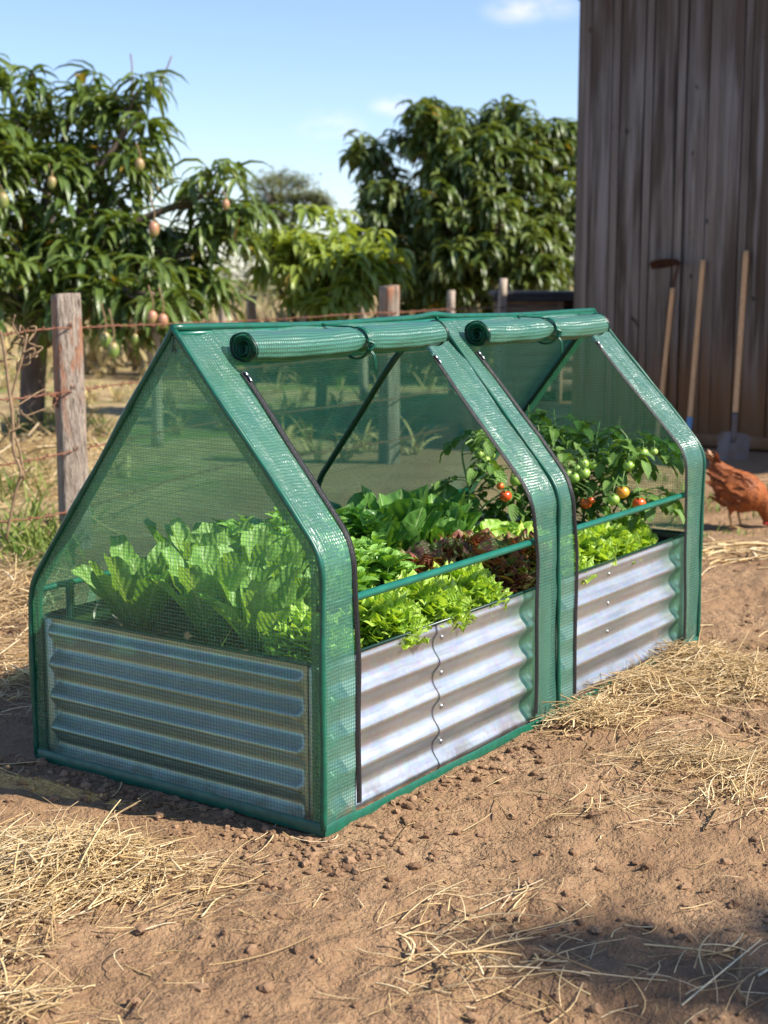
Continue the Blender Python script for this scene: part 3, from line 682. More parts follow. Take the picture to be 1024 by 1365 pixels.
# rolled up windows
sl = np.array([RY, RIDGE - EAVE]); sl /= np.linalg.norm(sl); nrm2 = np.array([-sl[1], sl[0]])
def rolled(xa, xb, tie, droop):
    r0, turns = .013, 3.2; na, nx = 74, 46
    cen0 = np.array([RY, RIDGE]) - sl * .094 + nrm2 * .036
    th = np.linspace(0, turns * 2 * PI, na); V = []; UV = []
    xs = np.linspace(xa, xb, nx)
    for i, x in enumerate(xs):
        sq = 1 - .30 * math.exp(-((x - tie) / .026) ** 2)
        rr = (r0 + (.0405 - r0) * th / th[-1]) * sq * (1 + .03 * np.sin(th * 1.0 + x * 11) + .09 * (vnoise(np.array([x * 9.]), np.array([2. + xa]))[0] - .5) + .05 * (vnoise(np.array([x * 31.]), np.array([5.]))[0] - .5) + .05 * np.cos(2 * (th - 1.2)))
        rr = rr + .0012 * np.sin(th * 5 + x * 31) * (th > th[-1] - 6.4)
        c = cen0 + np.array([0, -.005 * abs(math.sin(PI * (x - xa) / (tie - xa) if x < tie else PI * (x - tie) / (xb - tie))) + droop * (x - xa) / (xb - xa)])
        a = th + 2.4
        V.append(np.column_stack([np.full(na, x + .004 * math.sin(x * 3)) + .003 * np.cos(a * .8) * (i in (0, nx - 1)), c[0] + rr * np.cos(a), c[1] + rr * np.sin(a)])); UV.append(np.column_stack([np.full(na, x), th * .036]))
    mbr = MB(); mbr.add(np.array(V), grid_faces(nx, na), np.array(UV)); o = mbr.build('rolled_window', M['roll'], gh)
    # dark bound edge at each end of the roll
    for i, name in ((0, 'roll_edge'), (nx - 1, 'roll_edge')):
        me = MB(); q = np.array(V[i]); q[:, 0] += (.0 if i else -.0)
        tube(me, q[::1], .0016, 5); tube(me, q[-25:] + np.array([.006 if i == 0 else -.006, 0, 0]), .0022, 5); me.build(name, M['darkpole'], o)
    # strap round the roll, with a hanging tail
    ms = MB(); c = cen0 + np.array([0, -.004]); a = np.linspace(-.4, 2 * PI + .3, 40)
    rr = .0395; cx = tie + .010 * np.sin(a * .5 + .4)
    pth = np.column_stack([cx, c[0] + rr * np.cos(a), c[1] + rr * np.sin(a)])
    for dx in (-.004, 0, .004): tube(ms, pth + np.array([dx + .0 * a[:1][0], 0, 0]), .0026, 6)
    tail = smooth_path([[tie + .006, c[0] - .037, c[1] - .014], [tie + .012, c[0] - .049, c[1] - .03], [tie + .016, c[0] - .05, c[1] - .05], [tie + .022, c[0] - .047, c[1] - .068]], 12)
    for dx in (-.003, .003): tube(ms, tail + np.array([dx, 0, 0]), .0026, 6)
    tube(ms, smooth_path([[tie - .002, c[0] - .038, c[1] + .006], [tie + .012, c[0] - .05, c[1] - .002], [tie + .004, c[0] - .041, c[1] - .02]], 8), .0045, 6)
    up = smooth_path([[tie - .03, RY - .004, RIDGE - .002], [tie - .012, RY - .03, RIDGE - .008], [tie, c[0] + .0, c[1] + .041]], 8)
    for dx in (-.004, .004): tube(ms, up + np.array([dx, 0, 0]), .0026, 6)
    ms.build('tie_strap', M['hem'], o)
rolled(.130, .955, .575, .008); rolled(1.168, 1.945, 1.58, .005)

# frame of thin tubes
def frame(x, yo=.012):
    f = front_profile(x); path = offs(f, -yo); mbx = MB()
    b = offs(back_profile(), -yo) if False else back_profile() + np.array([-yo, -yo * .4])
    P = np.vstack([path, b[::-1][1:]])
    tube(mbx, np.column_stack([np.full(len(P), x), P]), .0085, 8); return mbx
frame(.016).build('frame_hoop', M['pole'], gh)
frame(GL - .016).build('frame_hoop', M['darkpole'], gh)
mb = MB(); mb2 = front_profile(1.078); bn_ = np.array([0, RIDGE - EB, GW - RY]); bn_ /= np.linalg.norm(bn_); bp0 = np.array([0, RY, RIDGE]) - bn_ * .016
def onback(px, py): q = ray(px, py); return CAM + q * ((bp0 - CAM) @ bn_) / (q @ bn_)
fr_ = offs(mb2, -.012)
kb = onback(431, 630); lo = kb + np.array([.0, .02, -.05])
hp_ = [*(np.column_stack([np.full(len(fr_), 1.08), fr_])[:-2:3]), np.array([1.07, RY + .01, RIDGE - .02]), onback(528, 476), onback(480, 552), onback(440, 616), kb, kb + [0.0, .012, -.022], lo, lo + [0, .002, -.1], lo + [0, .002, -.25]]
tube(mb, smooth_path(hp_, 120), .0092, 8); mb.build('frame_hoop', M['darkpole'], gh)
for y, z, x0, x1, r in ((.014, .498, .004, GL - .004, .0095), (GW - .02, .43, .004, GL - .004, .008), (RY, RIDGE - .014, .004, GL - .004, .008)):
    mb = MB(); xs = np.linspace(x0, x1, 16); tube(mb, np.column_stack([xs, np.full(16, y), z + .008 * xs / GL]), r, 10); mb.build('crossbar', M['pole'], gh)
mb = MB(); tube(mb, np.array([[.10, .885, 0], [.10, .885, .44]]), .011, 8); mb.build('frame_leg', M['pole'], gh)

# ================================================================== RAISED BED
bed = thing('raised_bed', 'galvanised corrugated steel raised bed filled with soil under the green cover', 'raised bed')
def corr_panel(name, A, B, outn, p, z0, amp=.0105, zt=.36, fl0=.03, fl1=.03, out=0.0, thick=.0016, bolts=None, curved0=True):
    """corrugated sheet from A to B (x,y), ridges running along it, plain flanges at its ends"""
    A, B, outn = map(lambda q: np.asarray(q, float), (A, B, outn)); Ln = np.linalg.norm(B - A); d = (B - A) / Ln
    us = np.unique(np.concatenate([np.linspace(0, .1, 21), np.linspace(.1, Ln - .1, 40), np.linspace(Ln - .1, Ln, 21)])); us = us[(us >= 0) & (us <= Ln)]
    zs = np.linspace(-.01, zt, 78)
    Vo = []
    for u in us:
        k = 1.0
        if fl0: k *= np.clip((u - fl0) / .016, 0, 1)
        if fl1: k *= np.clip((Ln - fl1 - u) / .016, 0, 1)
        k = math.sin(k * PI / 2)
        dz = amp * (np.cos(2 * PI * (zs - z0) / p) + .12 * np.cos(4 * PI * (zs - z0) / p)) * k + .0007 * (fbm(u * 4 + zs * 0, zs * 7 + A[0] * 5, 2))
        dz = np.where(zs > zt - .03, dz * np.clip((zt - .006 - zs) / .024, 0, 1), dz)
        # the ends of the waves bow inwards a little, like a pressed sheet
        P = A + d * u
        Vo.append(np.column_stack([P[0] + outn[0] * (dz + out), P[1] + outn[1] * (dz + out), zs]))
    Vo = np.array(Vo); Vi = Vo - np.array([outn[0], outn[1], 0]) * thick
    mbp = MB(); a, b = len(us), len(zs)
    mbp.add(Vo, grid_faces(a, b)); mbp.add(Vi, grid_faces(a, b)[:, ::-1])
    for e in (0, a - 1):
        q = np.array([Vo[e], Vi[e]]); mbp.add(q, grid_faces(2, b))
    mbp.add(np.array([Vo[:, -1], Vi[:, -1]]), grid_faces(2, a))
    o = mbp.build('corrugated_panel', M['galv'], bed)
    for (u, zz) in (bolts or []):
        mq = MB(); i = np.argmin(np.abs(us - u)); j = np.argmin(np.abs(zs - zz)); c = Vo[i, j]
        n3 = np.array([outn[0], outn[1], 0]); ring = []
        for r_, h_ in ((.0062, .0), (.006, .0018), (.0045, .0034), (.002, .0042), (.0001, .0044)):
            aa = np.arange(10) * 2 * PI / 10; ring.append(c + n3 * h_ + r_ * (np.cos(aa)[:, None] * np.array([d[0], d[1], 0]) + np.sin(aa)[:, None] * np.array([0, 0, 1])))
        R_ = np.array([np.vstack([q, q[:1]]) for q in ring]); mq.add(R_, grid_faces(5, 11)); mq.build('bolt', M['steel'], o)
    return o
zb = [.322, .232, .142, .054]
corr_panel('p', (.03, .035), (.525, .035), (0, -1), .088, .091, fl0=.03, fl1=0)
corr_panel('p', (.505, .035), (1.055, .035), (0, -1), .088, .091, fl0=0, fl1=.062, out=.0042, thick=.0036, bolts=[(.034, z) for z in zb])
corr_panel('p', (1.060, .035), (2.05, .035), (0, -1), .088, .091, fl0=.07, fl1=.052, bolts=[(.430, z) for z in (.322, .232, .142)])
corr_panel('p', (.022, .885), (.022, .06), (-1, 0), .0825, .159, amp=.015, fl0=.004, fl1=.010)
corr_panel('p', (2.058, .06), (2.058, .885), (1, 0), .0825, .159)
corr_panel('p', (2.05, .895), (.03, .895), (0, 1), .088, .091)
for (x, y) in ((.03, .043), (.03, .887), (2.05, .043), (2.05, .887)):
    mb = MB(); r = .016; aa = np.linspace(0, 2 * PI, 17); zz = np.array([-.01, .355, .361, .362]); rr = np.array([r, r, r * .8, .001])
    V = np.array([[[x + q * math.cos(a_), y + q * math.sin(a_), z_] for a_ in aa] for z_, q in zip(zz, rr)])
    mb.add(V, grid_faces(4, 17)[:, ::-1]); mb.build('corner_post', M['galv'], bed)
mb = MB()
loop = [(.03, .034), (2.05, .034), (2.059, .06), (2.059, .885), (2.05, .896), (.03, .896), (.021, .885), (.021, .06), (.03, .034)]
for a_, b_ in zip(loop[:-1], loop[1:]):
    tube(mb, np.array([[a_[0], a_[1], .3635], [b_[0], b_[1], .3635]]), .0045, 8)
mb.build('rim_trim', M['darkpole'], bed)
mb = MB(); xs = np.linspace(.04, 2.04, 120); ys = np.linspace(.05, .885, 60); XX, YY = np.meshgrid(xs, ys, indexing='ij')
mb.add(np.stack([XX, YY, .305 + .03 * fbm(XX * 14, YY * 14, 3) + .02 * fbm(XX * 45, YY * 45, 2)], 2), grid_faces(120, 60)[:, ::-1])
tag(mb.build('soil', M['soil']), 'dark potting soil filling the corrugated steel bed', 'soil', kind='stuff')

# ================================================================== PLANTS IN THE BED
SOILZ = .31
def fan_leaf(mb, base, az, e0, e1, L, spread, amp, k, tint, nr=11, na=85):
    """fan shaped leaf whose outer rim is crimped into tight frills (k frills over the rim)"""
    r = (np.linspace(0, 1, nr) ** .8)[:, None]; th = np.linspace(-1, 1, na)[None]
    p = U(0, 6.28, 6)
    ph = k * PI * (th + .10 * np.sin(2.3 * th + p[0]) + .05 * np.sin(6 * th + p[1]))     # uneven frill spacing
    big = np.sin(2.2 * th + p[2]) + .7 * np.sin(4.1 * th + p[3])
    am = amp * (1 + .45 * np.sin(3.3 * th + p[4]))
    rim = r ** 2.6
    R = r * (1 - .20 * th ** 2 + .05 * np.sin(5 * th + p[5])) * (1 + .05 * np.abs(np.sin(ph * 1.0 + .8)) * r ** 5)
    wd = np.clip(r * 2.2, .25, 1)
    fr_side = am * .38 * rim * np.sin(2 * ph + .6); fr_n = am * rim * np.sin(ph)
    yy = R * np.cos(spread * th * wd); xx = R * np.sin(spread * th * wd) * 1.05
    n_ = fr_n + .085 * r ** 1.8 * big + .14 * xx ** 2
    yq = np.clip(yy, 0, 1.15); tt = np.linspace(0, 1.2, 40); ee = e0 + (e1 - e0) * tt ** 1.3
    ch = np.concatenate([[0], np.cumsum((np.cos(ee[1:]) + np.cos(ee[:-1])) / 2 * (tt[1] - tt[0]))]); cv = np.concatenate([[0], np.cumsum((np.sin(ee[1:]) + np.sin(ee[:-1])) / 2 * (tt[1] - tt[0]))])
    ph_ = np.interp(yq, tt, ch); pv = np.interp(yq, tt, cv); el = np.interp(yq, tt, ee)
    tang = fr_side * np.cos(spread * th); rad = -fr_side * np.sin(spread * th) - .5 * am * rim * (1 + np.cos(ph * 2 + .4)) * .5
    fwd = ph_ - np.sin(el) * n_ + np.cos(el) * rad; up = pv + np.cos(el) * n_ + np.sin(el) * rad; side = xx + tang
    V = np.stack([L * (fwd * math.cos(az) - side * math.sin(az)), L * (fwd * math.sin(az) + side * math.cos(az)), L * up], 2).reshape(-1, 3) + base
    uv = np.stack(np.broadcast_arrays(.5 + th * .5 * np.clip(r * 1.4, 0, 1), r), 2)
    mb.add(V, grid_faces(nr, na), uv, tint)
def frilly(name, label, cat, loc, mat, n, R, amp, k, group=None, hgt=1.0, sz=.05):
    """loose head: a few broad leaves low down and a dome of many small crimped leaf ends"""
    o = thing(name, label, cat, loc, 0, group); mb = MB()
    for i in range(14):
        az = i * 2.39996 + U(-.3, .3); q = i / 13
        fan_leaf(mb, np.array([.01 * math.cos(az), .01 * math.sin(az), .0]), az, 1.25 - .55 * q, .7 - .95 * q, R * 1.12 * U(.9, 1.1), 1.1, amp * .5, 5., min(1, max(0, .35 + U(-.3, .3))), 9, 61)
    for i in range(n):
        f = (i + .5) / n; ph = i * 2.39996; el = math.asin(1 - 1.02 * f)                # golden spiral over the upper half of a ball
        d = np.array([math.cos(ph) * math.cos(el), math.sin(ph) * math.cos(el), math.sin(el)])
        rr = R * U(.74, 1.04); p = np.array([d[0] * rr, d[1] * rr, .035 * hgt + d[2] * rr * 1.02 * hgt])
        az = ph + U(-.9, .9); e0 = min(1.5, .45 + el * .7 + U(-.35, .45)); L = sz * U(.7, 1.3)
        b = p - L * .75 * np.array([math.cos(az) * math.cos(e0), math.sin(az) * math.cos(e0), math.sin(e0)])
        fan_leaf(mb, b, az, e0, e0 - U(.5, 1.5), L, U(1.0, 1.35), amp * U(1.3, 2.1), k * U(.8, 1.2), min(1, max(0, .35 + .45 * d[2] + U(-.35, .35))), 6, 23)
    mb.build('leaves', mat, o); return o
for lab, x, y, L in (
    ('frilly lime lettuce head pressed against the mesh at the gable corner', .155, .155, .125),
    ('frilly lime lettuce head beside the first zipper at the bed rim', .405, .135, .135),
    ('frilly lime lettuce head in front of the basil, spilling over the rim', .60, .135, .138),
    ('frilly lime lettuce head touching the dark red lettuce', .80, .135, .13)):
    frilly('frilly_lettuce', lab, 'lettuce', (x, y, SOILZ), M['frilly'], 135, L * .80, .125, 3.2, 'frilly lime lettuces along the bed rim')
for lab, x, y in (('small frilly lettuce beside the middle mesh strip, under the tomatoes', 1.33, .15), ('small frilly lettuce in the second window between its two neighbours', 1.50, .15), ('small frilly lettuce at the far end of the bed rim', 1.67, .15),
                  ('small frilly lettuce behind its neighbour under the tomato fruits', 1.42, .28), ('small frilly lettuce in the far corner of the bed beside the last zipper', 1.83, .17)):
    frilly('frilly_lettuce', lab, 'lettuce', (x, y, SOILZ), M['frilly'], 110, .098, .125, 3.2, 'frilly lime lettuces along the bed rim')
for lab, x, y in (('dark red curly lettuce next to the frilly lime lettuce at the rim', .985, .16), ('dark red curly lettuce half hidden behind the middle mesh strip', 1.165, .19), ('dark red curly lettuce between the basil and the butter lettuce', .99, .32), ('dark red curly lettuce under the butter lettuce', 1.17, .33), ('dark red curly lettuce touching the basil, behind two frilly lime heads', .86, .30)):
    frilly('red_lettuce', lab, 'lettuce', (x, y, SOILZ + .015), M['redleaf'], 100, .110, .125, 2.6, 'dark red lettuces', sz=.058)

def rosette(name, label, cat, loc, mat, nl, L, W, kind, e_in, e_out, curl_in, curl_out, cup, ruf, rf, group=None, nc=4, m=10, bump=0., L_in=.7, base_r=.02):
    o = thing(name, label, cat, loc, 0, group); mb = MB(); q = np.linspace(0, 1, nl)
    az = np.arange(nl) * 2.39996 + U(-.3, .3, nl) + U(0, 6)
    e0 = e_in + (e_out - e_in) * q + U(-.1, .1, nl); e1 = e0 + curl_in + (curl_out - curl_in) * q + U(-.15, .15, nl)
    P = np.stack([base_r * np.cos(az), base_r * np.sin(az), 0 * az - .005], 1)
    leaves(mb, P, az, e0, e1, L * (L_in + (1 - L_in) * np.sin(np.clip(q * 1.5, 0, 1) * PI / 2)) * U(.85, 1.1, nl), W * U(.85, 1.15, nl), roll=U(-.25, .25, nl), m=m, nc=nc, kind=kind, cup=cup, ruf=ruf, rf=rf, pw=1.4, tint=np.clip(.8 - .6 * q + U(-.25, .25, nl), 0, 1), bump=bump)
    mb.build('leaves', mat, o); return o
for lab, x, y, s in (
    ('tall romaine lettuce in the back corner behind the mesh gable end', .16, .70, 1.0), ('tall romaine lettuce in the middle of the row behind the mesh gable end', .19, .48, 1.03), ('tall romaine lettuce beside the frilly lettuce behind the mesh gable end', .16, .30, .93),
    ('tall romaine lettuce of the second row, at the back of the bed', .42, .72, 1.08), ('tall romaine lettuce of the second row, in the middle of the bed', .43, .50, 1.06), ('tall romaine lettuce of the second row, next to the basil', .36, .33, .9)):
    rosette('romaine_lettuce', lab, 'lettuce', (x, y, SOILZ), M['romaine'], 19, .25 * s, .098 * s, 'romaine', 1.5, 1.0, -.02, -.35, .45, .024, 3.6, 'romaine lettuces behind the mesh gable end', m=12)
for x, y, s in ((.86, .80, .95), (1.02, .76, 1.0), (1.18, .80, 1.05), (1.20, .62, .9), (1.35, .72, 1.05), (1.50, .66, 1.0), (1.03, .62, .85), (1.36, .55, .85)):
    rosette('spinach_plant', 'dark glossy spinach plant with broad rounded leaves in the clump behind the basil', 'spinach', (x, y, SOILZ), M['spinach'], 16, .235 * s, .122 * s, 'spoon', 1.5, .95, .0, -.40, .28, .014, 2., 'spinach plants', m=10, bump=.012)
for lab, x, y in (('pale butter lettuce beside the middle mesh strip, below the red tomatoes', 1.37, .36), ('pale butter lettuce behind the other one, against the tomato stems', 1.52, .42)):
    rosette('butter_lettuce', lab, 'lettuce', (x, y, SOILZ + .01), M['butter'], 24, .155, .10, 'spoon', 1.45, .55, -.3, -.5, .4, .015, 2.5, 'butter lettuces', m=9, bump=.008)

def basil(loc, s):
    o = thing('basil_plant', 'bushy sweet basil plant in the dense patch between lettuce and spinach', 'basil', loc, U(0, 6), 'basil plants'); ms, ml = MB(), MB()
    for i in range(13):
        a = U(0, 2 * PI); r = .095 * math.sqrt(U(0, 1)); hh = (.225 - .5 * r) * s * U(.68, 1.15)
        tip = np.array([r * math.cos(a), r * math.sin(a), hh]); pth = smooth_path([[.25 * tip[0], .25 * tip[1], 0], [.6 * tip[0], .6 * tip[1], hh * .5], tip], 10)
        tube(ms, pth, np.linspace(.0026, .0014, len(pth)), 5)
        for lev, (f, n_, l_) in enumerate(((.45, 3, .07), (.68, 4, .078), (.86, 4, .074), (.97, 4, .058), (1.0, 3, .036))):
            p = pth[int(f * (len(pth) - 1))]; az = np.arange(n_) * 2 * PI / n_ + lev * .8 + U(-.4, .4, n_)
            leaves(ml, np.repeat(p[None], n_, 0), az, U(.35, 1.1, n_) + .08 * lev, U(-.5, .35, n_), l_ * U(.7, 1.15, n_), l_ * U(.46, .6, n_), roll=U(-.5, .5, n_), m=6, nc=2, kind='ovate', cup=.28, tint=np.clip(.12 + .2 * lev + U(-.2, .25, n_), 0, 1))
    ms.build('stems', M['tomstem'], o); ml.build('leaves', M['basil'], o)
for x, y, s in ((.52, .33, .78), (.66, .31, .8), (.56, .50, .95), (.72, .46, 1.0), (.86, .54, 1.05), (.66, .64, 1.08), (.80, .70, 1.1), (.58, .74, 1.05)):
    basil((x, y, SOILZ), s)

def ball(mb, c, r, tint=.5, n=14):
    a = np.linspace(0, PI, n); b = np.linspace(0, 2 * PI, 2 * n + 1)
    rr = np.sin(a)[:, None]; z = np.cos(a)[:, None] * .92 - .10 * np.exp(-(a[:, None] / .35) ** 2)
    k = 1 + .015 * np.cos(5 * b)[None]
    V = np.stack(np.broadcast_arrays(rr * np.cos(b)[None] * k, rr * np.sin(b)[None] * k, z), 2).reshape(-1, 3) * r + c
    mb.add(V, grid_faces(n, 2 * n + 1)[:, ::-1], None, tint)
def tomato_plant(label, loc, stems, fruits, nleaf=9):
    """stems: lists of points (world); fruits: (world point, radius, ripeness)"""
    o = thing('tomato_plant', label, 'tomato plant', loc, 0, 'tomato plants'); org = np.array(loc); ms, ml = MB(), MB()
    for st in stems:
        p = smooth_path(st, 30); tube(ms, p, np.linspace(.0048, .002, len(p)), 6)
        for i in range(nleaf):
            f = .22 + .78 * (i + U(0, .6)) / nleaf; b = p[min(len(p) - 1, int(f * (len(p) - 1)))]
            az = i * 2.4 + U(-.5, .5); ln = U(.10, .165) * (1.05 - .35 * f); e0 = U(.1, .8); h = np.array([math.cos(az), math.sin(az), 0])
            tt = np.linspace(0, 1, 8); ee = e0 + (-.9 - e0) * tt
            q = b + np.concatenate([[np.zeros(3)], np.cumsum((np.cos(ee)[1:, None] * h + np.sin(ee)[1:, None] * np.array([0, 0, 1])) * ln / 7, 0)])
            tube(ms, q, np.linspace(.0018, .0009, 8), 4)
            Pl, A, LL, E = [], [], [], []
            for j, sz in ((3, .7), (4, .5), (5, 1.0), (6, .75)):
                for sg in (-1, 1): Pl.append(q[j]); A.append(az + sg * U(.9, 1.4)); LL.append(.058 * sz); E.append(ee[j])
            Pl.append(q[7]); A.append(az); LL.append(.066); E.append(ee[7])
            n_ = len(A); E = np.array(E)
            leaves(ml, np.array(Pl), np.array(A), E + .3 + U(-.2, .3, n_), E - U(.2, .9, n_), np.array(LL) * U(.85, 1.2, n_), np.array(LL) * U(.5, .66, n_), roll=U(-.4, .4, n_), m=5, nc=2, kind='ovate', cup=.3, ruf=.035, rf=3.2)
    ms.build('stem', M['tomstem'], o, org); ml.build('foliage', M['tomleaf'], o, org)
    allp = np.vstack([smooth_path(s_, 30) for s_ in stems])
    for c, r, ripe in fruits:
        c = np.asarray(c, float); r *= 1.17; mf = MB(); ball(mf, c, r)
        f = mf.build('tomato', M[('tomgreen', 'tomorange', 'tomred')[ripe]], o, org)
        mc = MB(); n_ = 5; leaves(mc, np.repeat((c + [0, 0, r * .84])[None], n_, 0), np.arange(n_) * 1.257, .5, -.7, r * .95, r * .38, m=3, nc=1, kind='blade')
        j = np.argmin(np.linalg.norm(allp - (c + [0, 0, .05]), axis=1)); tgt = allp[j]
        tube(mc, smooth_path([c + [0, 0, r * .8], c + [0, 0, r * .8 + .022], (c + tgt) / 2 + [0, 0, .03], tgt], 12), .0014, 4)
        mc.build('stalk', M['tomstem'], f, org)
W = lambda px, py, d: at(px, py, d + (.74 if px > 800 else .84))
D1 = 4.05
tomato_plant('tomato plant behind the spinach with small green fruits and two ripe ones', (1.60, .62, SOILZ),
    [[(1.60, .62, SOILZ), (1.58, .63, .5), W(652, 630, 3.95), W(640, 590, 3.95), W(628, 572, 3.98)], [(1.60, .62, SOILZ), (1.62, .62, .5), (1.66, .66, .66), W(697, 575, 4.15), W(705, 540, 4.2)], [(1.60, .62, SOILZ), (1.63, .58, .45), W(690, 640, 4.0), W(678, 600, 4.0)]],
    [(W(640, 606, 3.93), .0125, 0), (W(648, 613, 3.92), .0125, 0), (W(655, 607, 3.93), .0115, 0), (W(674, 661, 3.80), .017, 2), (W(667, 648, 3.83), .011, 2), (W(688, 640, 3.9), .018, 0)], 8)
tomato_plant('tomato plant beside the middle mesh strip carrying a cluster of round green fruits', (1.78, .50, SOILZ),
    [[(1.78, .50, SOILZ), (1.77, .5, .48), W(752, 610, D1), W(742, 575, D1), W(738, 545, 4.1)], [(1.78, .50, SOILZ), (1.80, .5, .5), W(790, 620, D1), W(795, 585, D1), W(800, 560, 4.1)], [(1.78, .50, SOILZ), (1.74, .48, .45), W(740, 640, 3.95), W(722, 590, 4.0), W(716, 556, 4.05)]],
    [(W(757, 632, 3.88), .0145, 0), (W(770, 624, 3.88), .0125, 0), (W(778, 618, 3.88), .0155, 0), (W(779, 631, 3.87), .0175, 0), (W(791, 620, 3.9), .0165, 0), (W(766, 637, 3.87), .0165, 0), (W(788, 667, 3.82), .011, 2), (W(781, 671, 3.84), .016, 2)], 12)
tomato_plant('tomato plant at the far bed end with one orange and one large red fruit', (1.90, .36, SOILZ),
    [[(1.90, .36, SOILZ), (1.89, .36, .48), W(832, 625, 4.0), W(838, 590, 4.0), W(826, 570, 4.02)], [(1.90, .36, SOILZ), (1.93, .33, .48), W(850, 610, 4.02), W(862, 590, 4.04), W(872, 592, 4.03)], [(1.90, .36, SOILZ), (1.91, .33, .42), W(854, 655, 4.02), W(862, 668, 4.02), W(868, 676, 4.02)], [(1.90, .36, SOILZ), (1.86, .4, .46), W(815, 625, 4.05), W(808, 585, 4.1)]],
    [(W(838, 621, 3.92), .0165, 0), (W(857, 604, 3.95), .0165, 0), (W(830, 656, 3.86), .0185, 1), (W(818, 666, 3.85), .0165, 0), (W(852, 671, 3.86), .0185, 2), (W(872, 602, 3.96), .011, 0)], 12)

# ================================================================== FENCE
def post_mesh(mb, size, h, lean, seed, rot):
    """split timber post: rounded square section, cracks, a slightly worn top"""
    zz = np.linspace(-.05, h, 34); k = 36; a = np.arange(k) * 2 * PI / k
    sq = 1 / np.maximum(np.abs(np.cos(a)), np.abs(np.sin(a))) ** .86
    V = []
    for z in zz:
        rr = size / 2 * sq * (1 + .05 * fbm(a * 1.6 + seed, a * 0 + z * 1.3, 3)) * (1.0 + .06 * (h - z) / h)
        for ca, dep in ((2.2, .05), (.75, .09), (3.9, .06), (5.3, .05)):
            rr = rr * (1 - dep * np.exp(-((a - ca - .25 * math.sin(z * 3 + seed)) / .06) ** 2) * (.4 + .6 * vnoise(np.array([z * 4 + ca]), np.array([seed * 1.])) [0]))
        V.append(np.column_stack([rr * np.cos(a), rr * np.sin(a), np.full(k, z) + (0.006 * np.sin(a + seed) if z == zz[-1] else 0)]))
    V = np.array(V); V[-1, :, :2] *= .97
    cap = V[-1] * np.array([.0, .0, 1]) ; Vn = np.concatenate([V, cap[None]]); Vn = np.concatenate([Vn, Vn[:, :1]], 1)
    P = Vn.reshape(-1, 3) @ rotz(rot).T; P[:, 0] += lean[0] * P[:, 2]; P[:, 1] += lean[1] * P[:, 2]
    mb.add(P, grid_faces(len(zz) + 1, k + 1)[:, ::-1], None, .5)
PA = math.atan2(-.873, -.488)
base1, top1 = at(101, 716, 6.75), at(87.5, 391, 6.8)
lean1 = ((top1[0] - base1[0]) / 1.13, (top1[1] - base1[1]) / 1.13)
p1 = thing('fence_post', 'thick weathered split post with a rust stain beside the mesh gable', 'fence post', (base1[0], base1[1], 0), 0, 'thick timber fence posts')
mb = MB(); post_mesh(mb, .122, 1.125, lean1, 1.3, PA); mb.build('post', M['post'], p1)
cst = (top1 - np.array([base1[0], base1[1], 0]))
for z in (.985, .70, .42):
    mb = MB()
    for s_ in (-1, 1):
        c = np.array([lean1[0] * z, lean1[1] * z, z]); nf = np.array([-.488, -.873, 0]); sd = np.array([-.873, .488, 0])
        tube(mb, smooth_path([c + nf * .058 + sd * .006 * s_ - [0, 0, .012], c + nf * .067 + sd * .006 * s_, c + nf * .058 + sd * .006 * s_ + [0, 0, .012]], 8), .0025, 5)
    mb.build('staple', M['rust'], p1)
base2, top2 = at(521, 640, 9.4), at(519, 381, 9.4)
p2 = thing('fence_post', 'thick weathered post standing behind the greenhouse ridge', 'fence post', (top2[0], top2[1], 0), 0, 'thick timber fence posts')
mb = MB(); post_mesh(mb, .108, top2[2], (0, 0), 6.1, PA + .18); mb.build('post', M['post'], p2)
STK = [('thin pale stake seen under the young mango bush, second from the mesh gable', 334, 394, 13., .012), ('thin pale stake under the drooping mango branch', 296, 399, 14., .011), ('thin pale stake close beside the thick post behind the ridge', 483, 400, 14., -.02),
       ('thin pale stake in front of the big dark mango trunk', 602, 387, 15., .0), ('tall thin stake beside the low shelter roof', 671, 371, 14., .012), ('short dim stake beside the hanging mangoes', 204, 428, 10.5, -.02)]
for lab, px, py, d, ln in STK:
    c = at(px, py, d); o = thing('fence_stake', lab, 'fence stake', (c[0], c[1], 0), 0, 'thin fence stakes'); mb = MB()
    h_ = c[2]; zz = np.linspace(-.03, h_, 9); tube(mb, np.column_stack([ln * (zz - h_), .01 * np.sin(zz * 4 + px), zz]), .045 + .006 * np.sin(zz * 5 + px), 8); mb.build('stake', M['stake'], o)
def wire(label, pts, r=.0042):
    p = smooth_path(pts, 90); L_ = arclen(p); w = L_ * 60
    p = p + np.column_stack([0 * L_, .0025 * np.sin(w), .0025 * np.cos(w)])
    mb = MB(); tube(mb, p, r, 6)
    for s in np.arange(.06, L_[-1], .125):
        i = min(np.searchsorted(L_, s), len(p) - 2); c = p[i]; tt_ = p[i + 1] - p[i]; tt_ /= np.linalg.norm(tt_)
        for q in range(2):
            a = U(0, 2 * PI); b = np.cross(tt_, [math.cos(a), math.sin(a), .6]); b /= np.linalg.norm(b)
            tube(mb, np.array([c - b * .016, c + tt_ * .004, c + b * .016]), .0025, 4)
    return tag(mb.build('barbed_wire', M['rust']), label, 'barbed wire', 'fence wires')
NF = np.array([-.488, -.873, 0]) * .072
def pt1(y): 
    c = at(86 + (y - 391) * .042, y, 6.8); return c + NF
PB = at(519, 416, 9.4) + np.array([-.07, -.06, 0]); PB2 = at(519, 470, 9.4) + np.array([-.07, -.06, 0]); PB3 = at(519, 530, 9.4) + np.array([-.07, -.06, 0]); PB4 = at(519, 585, 9.4) + np.array([-.07, -.06, 0])
E1 = at(700, 408, 13.2); 
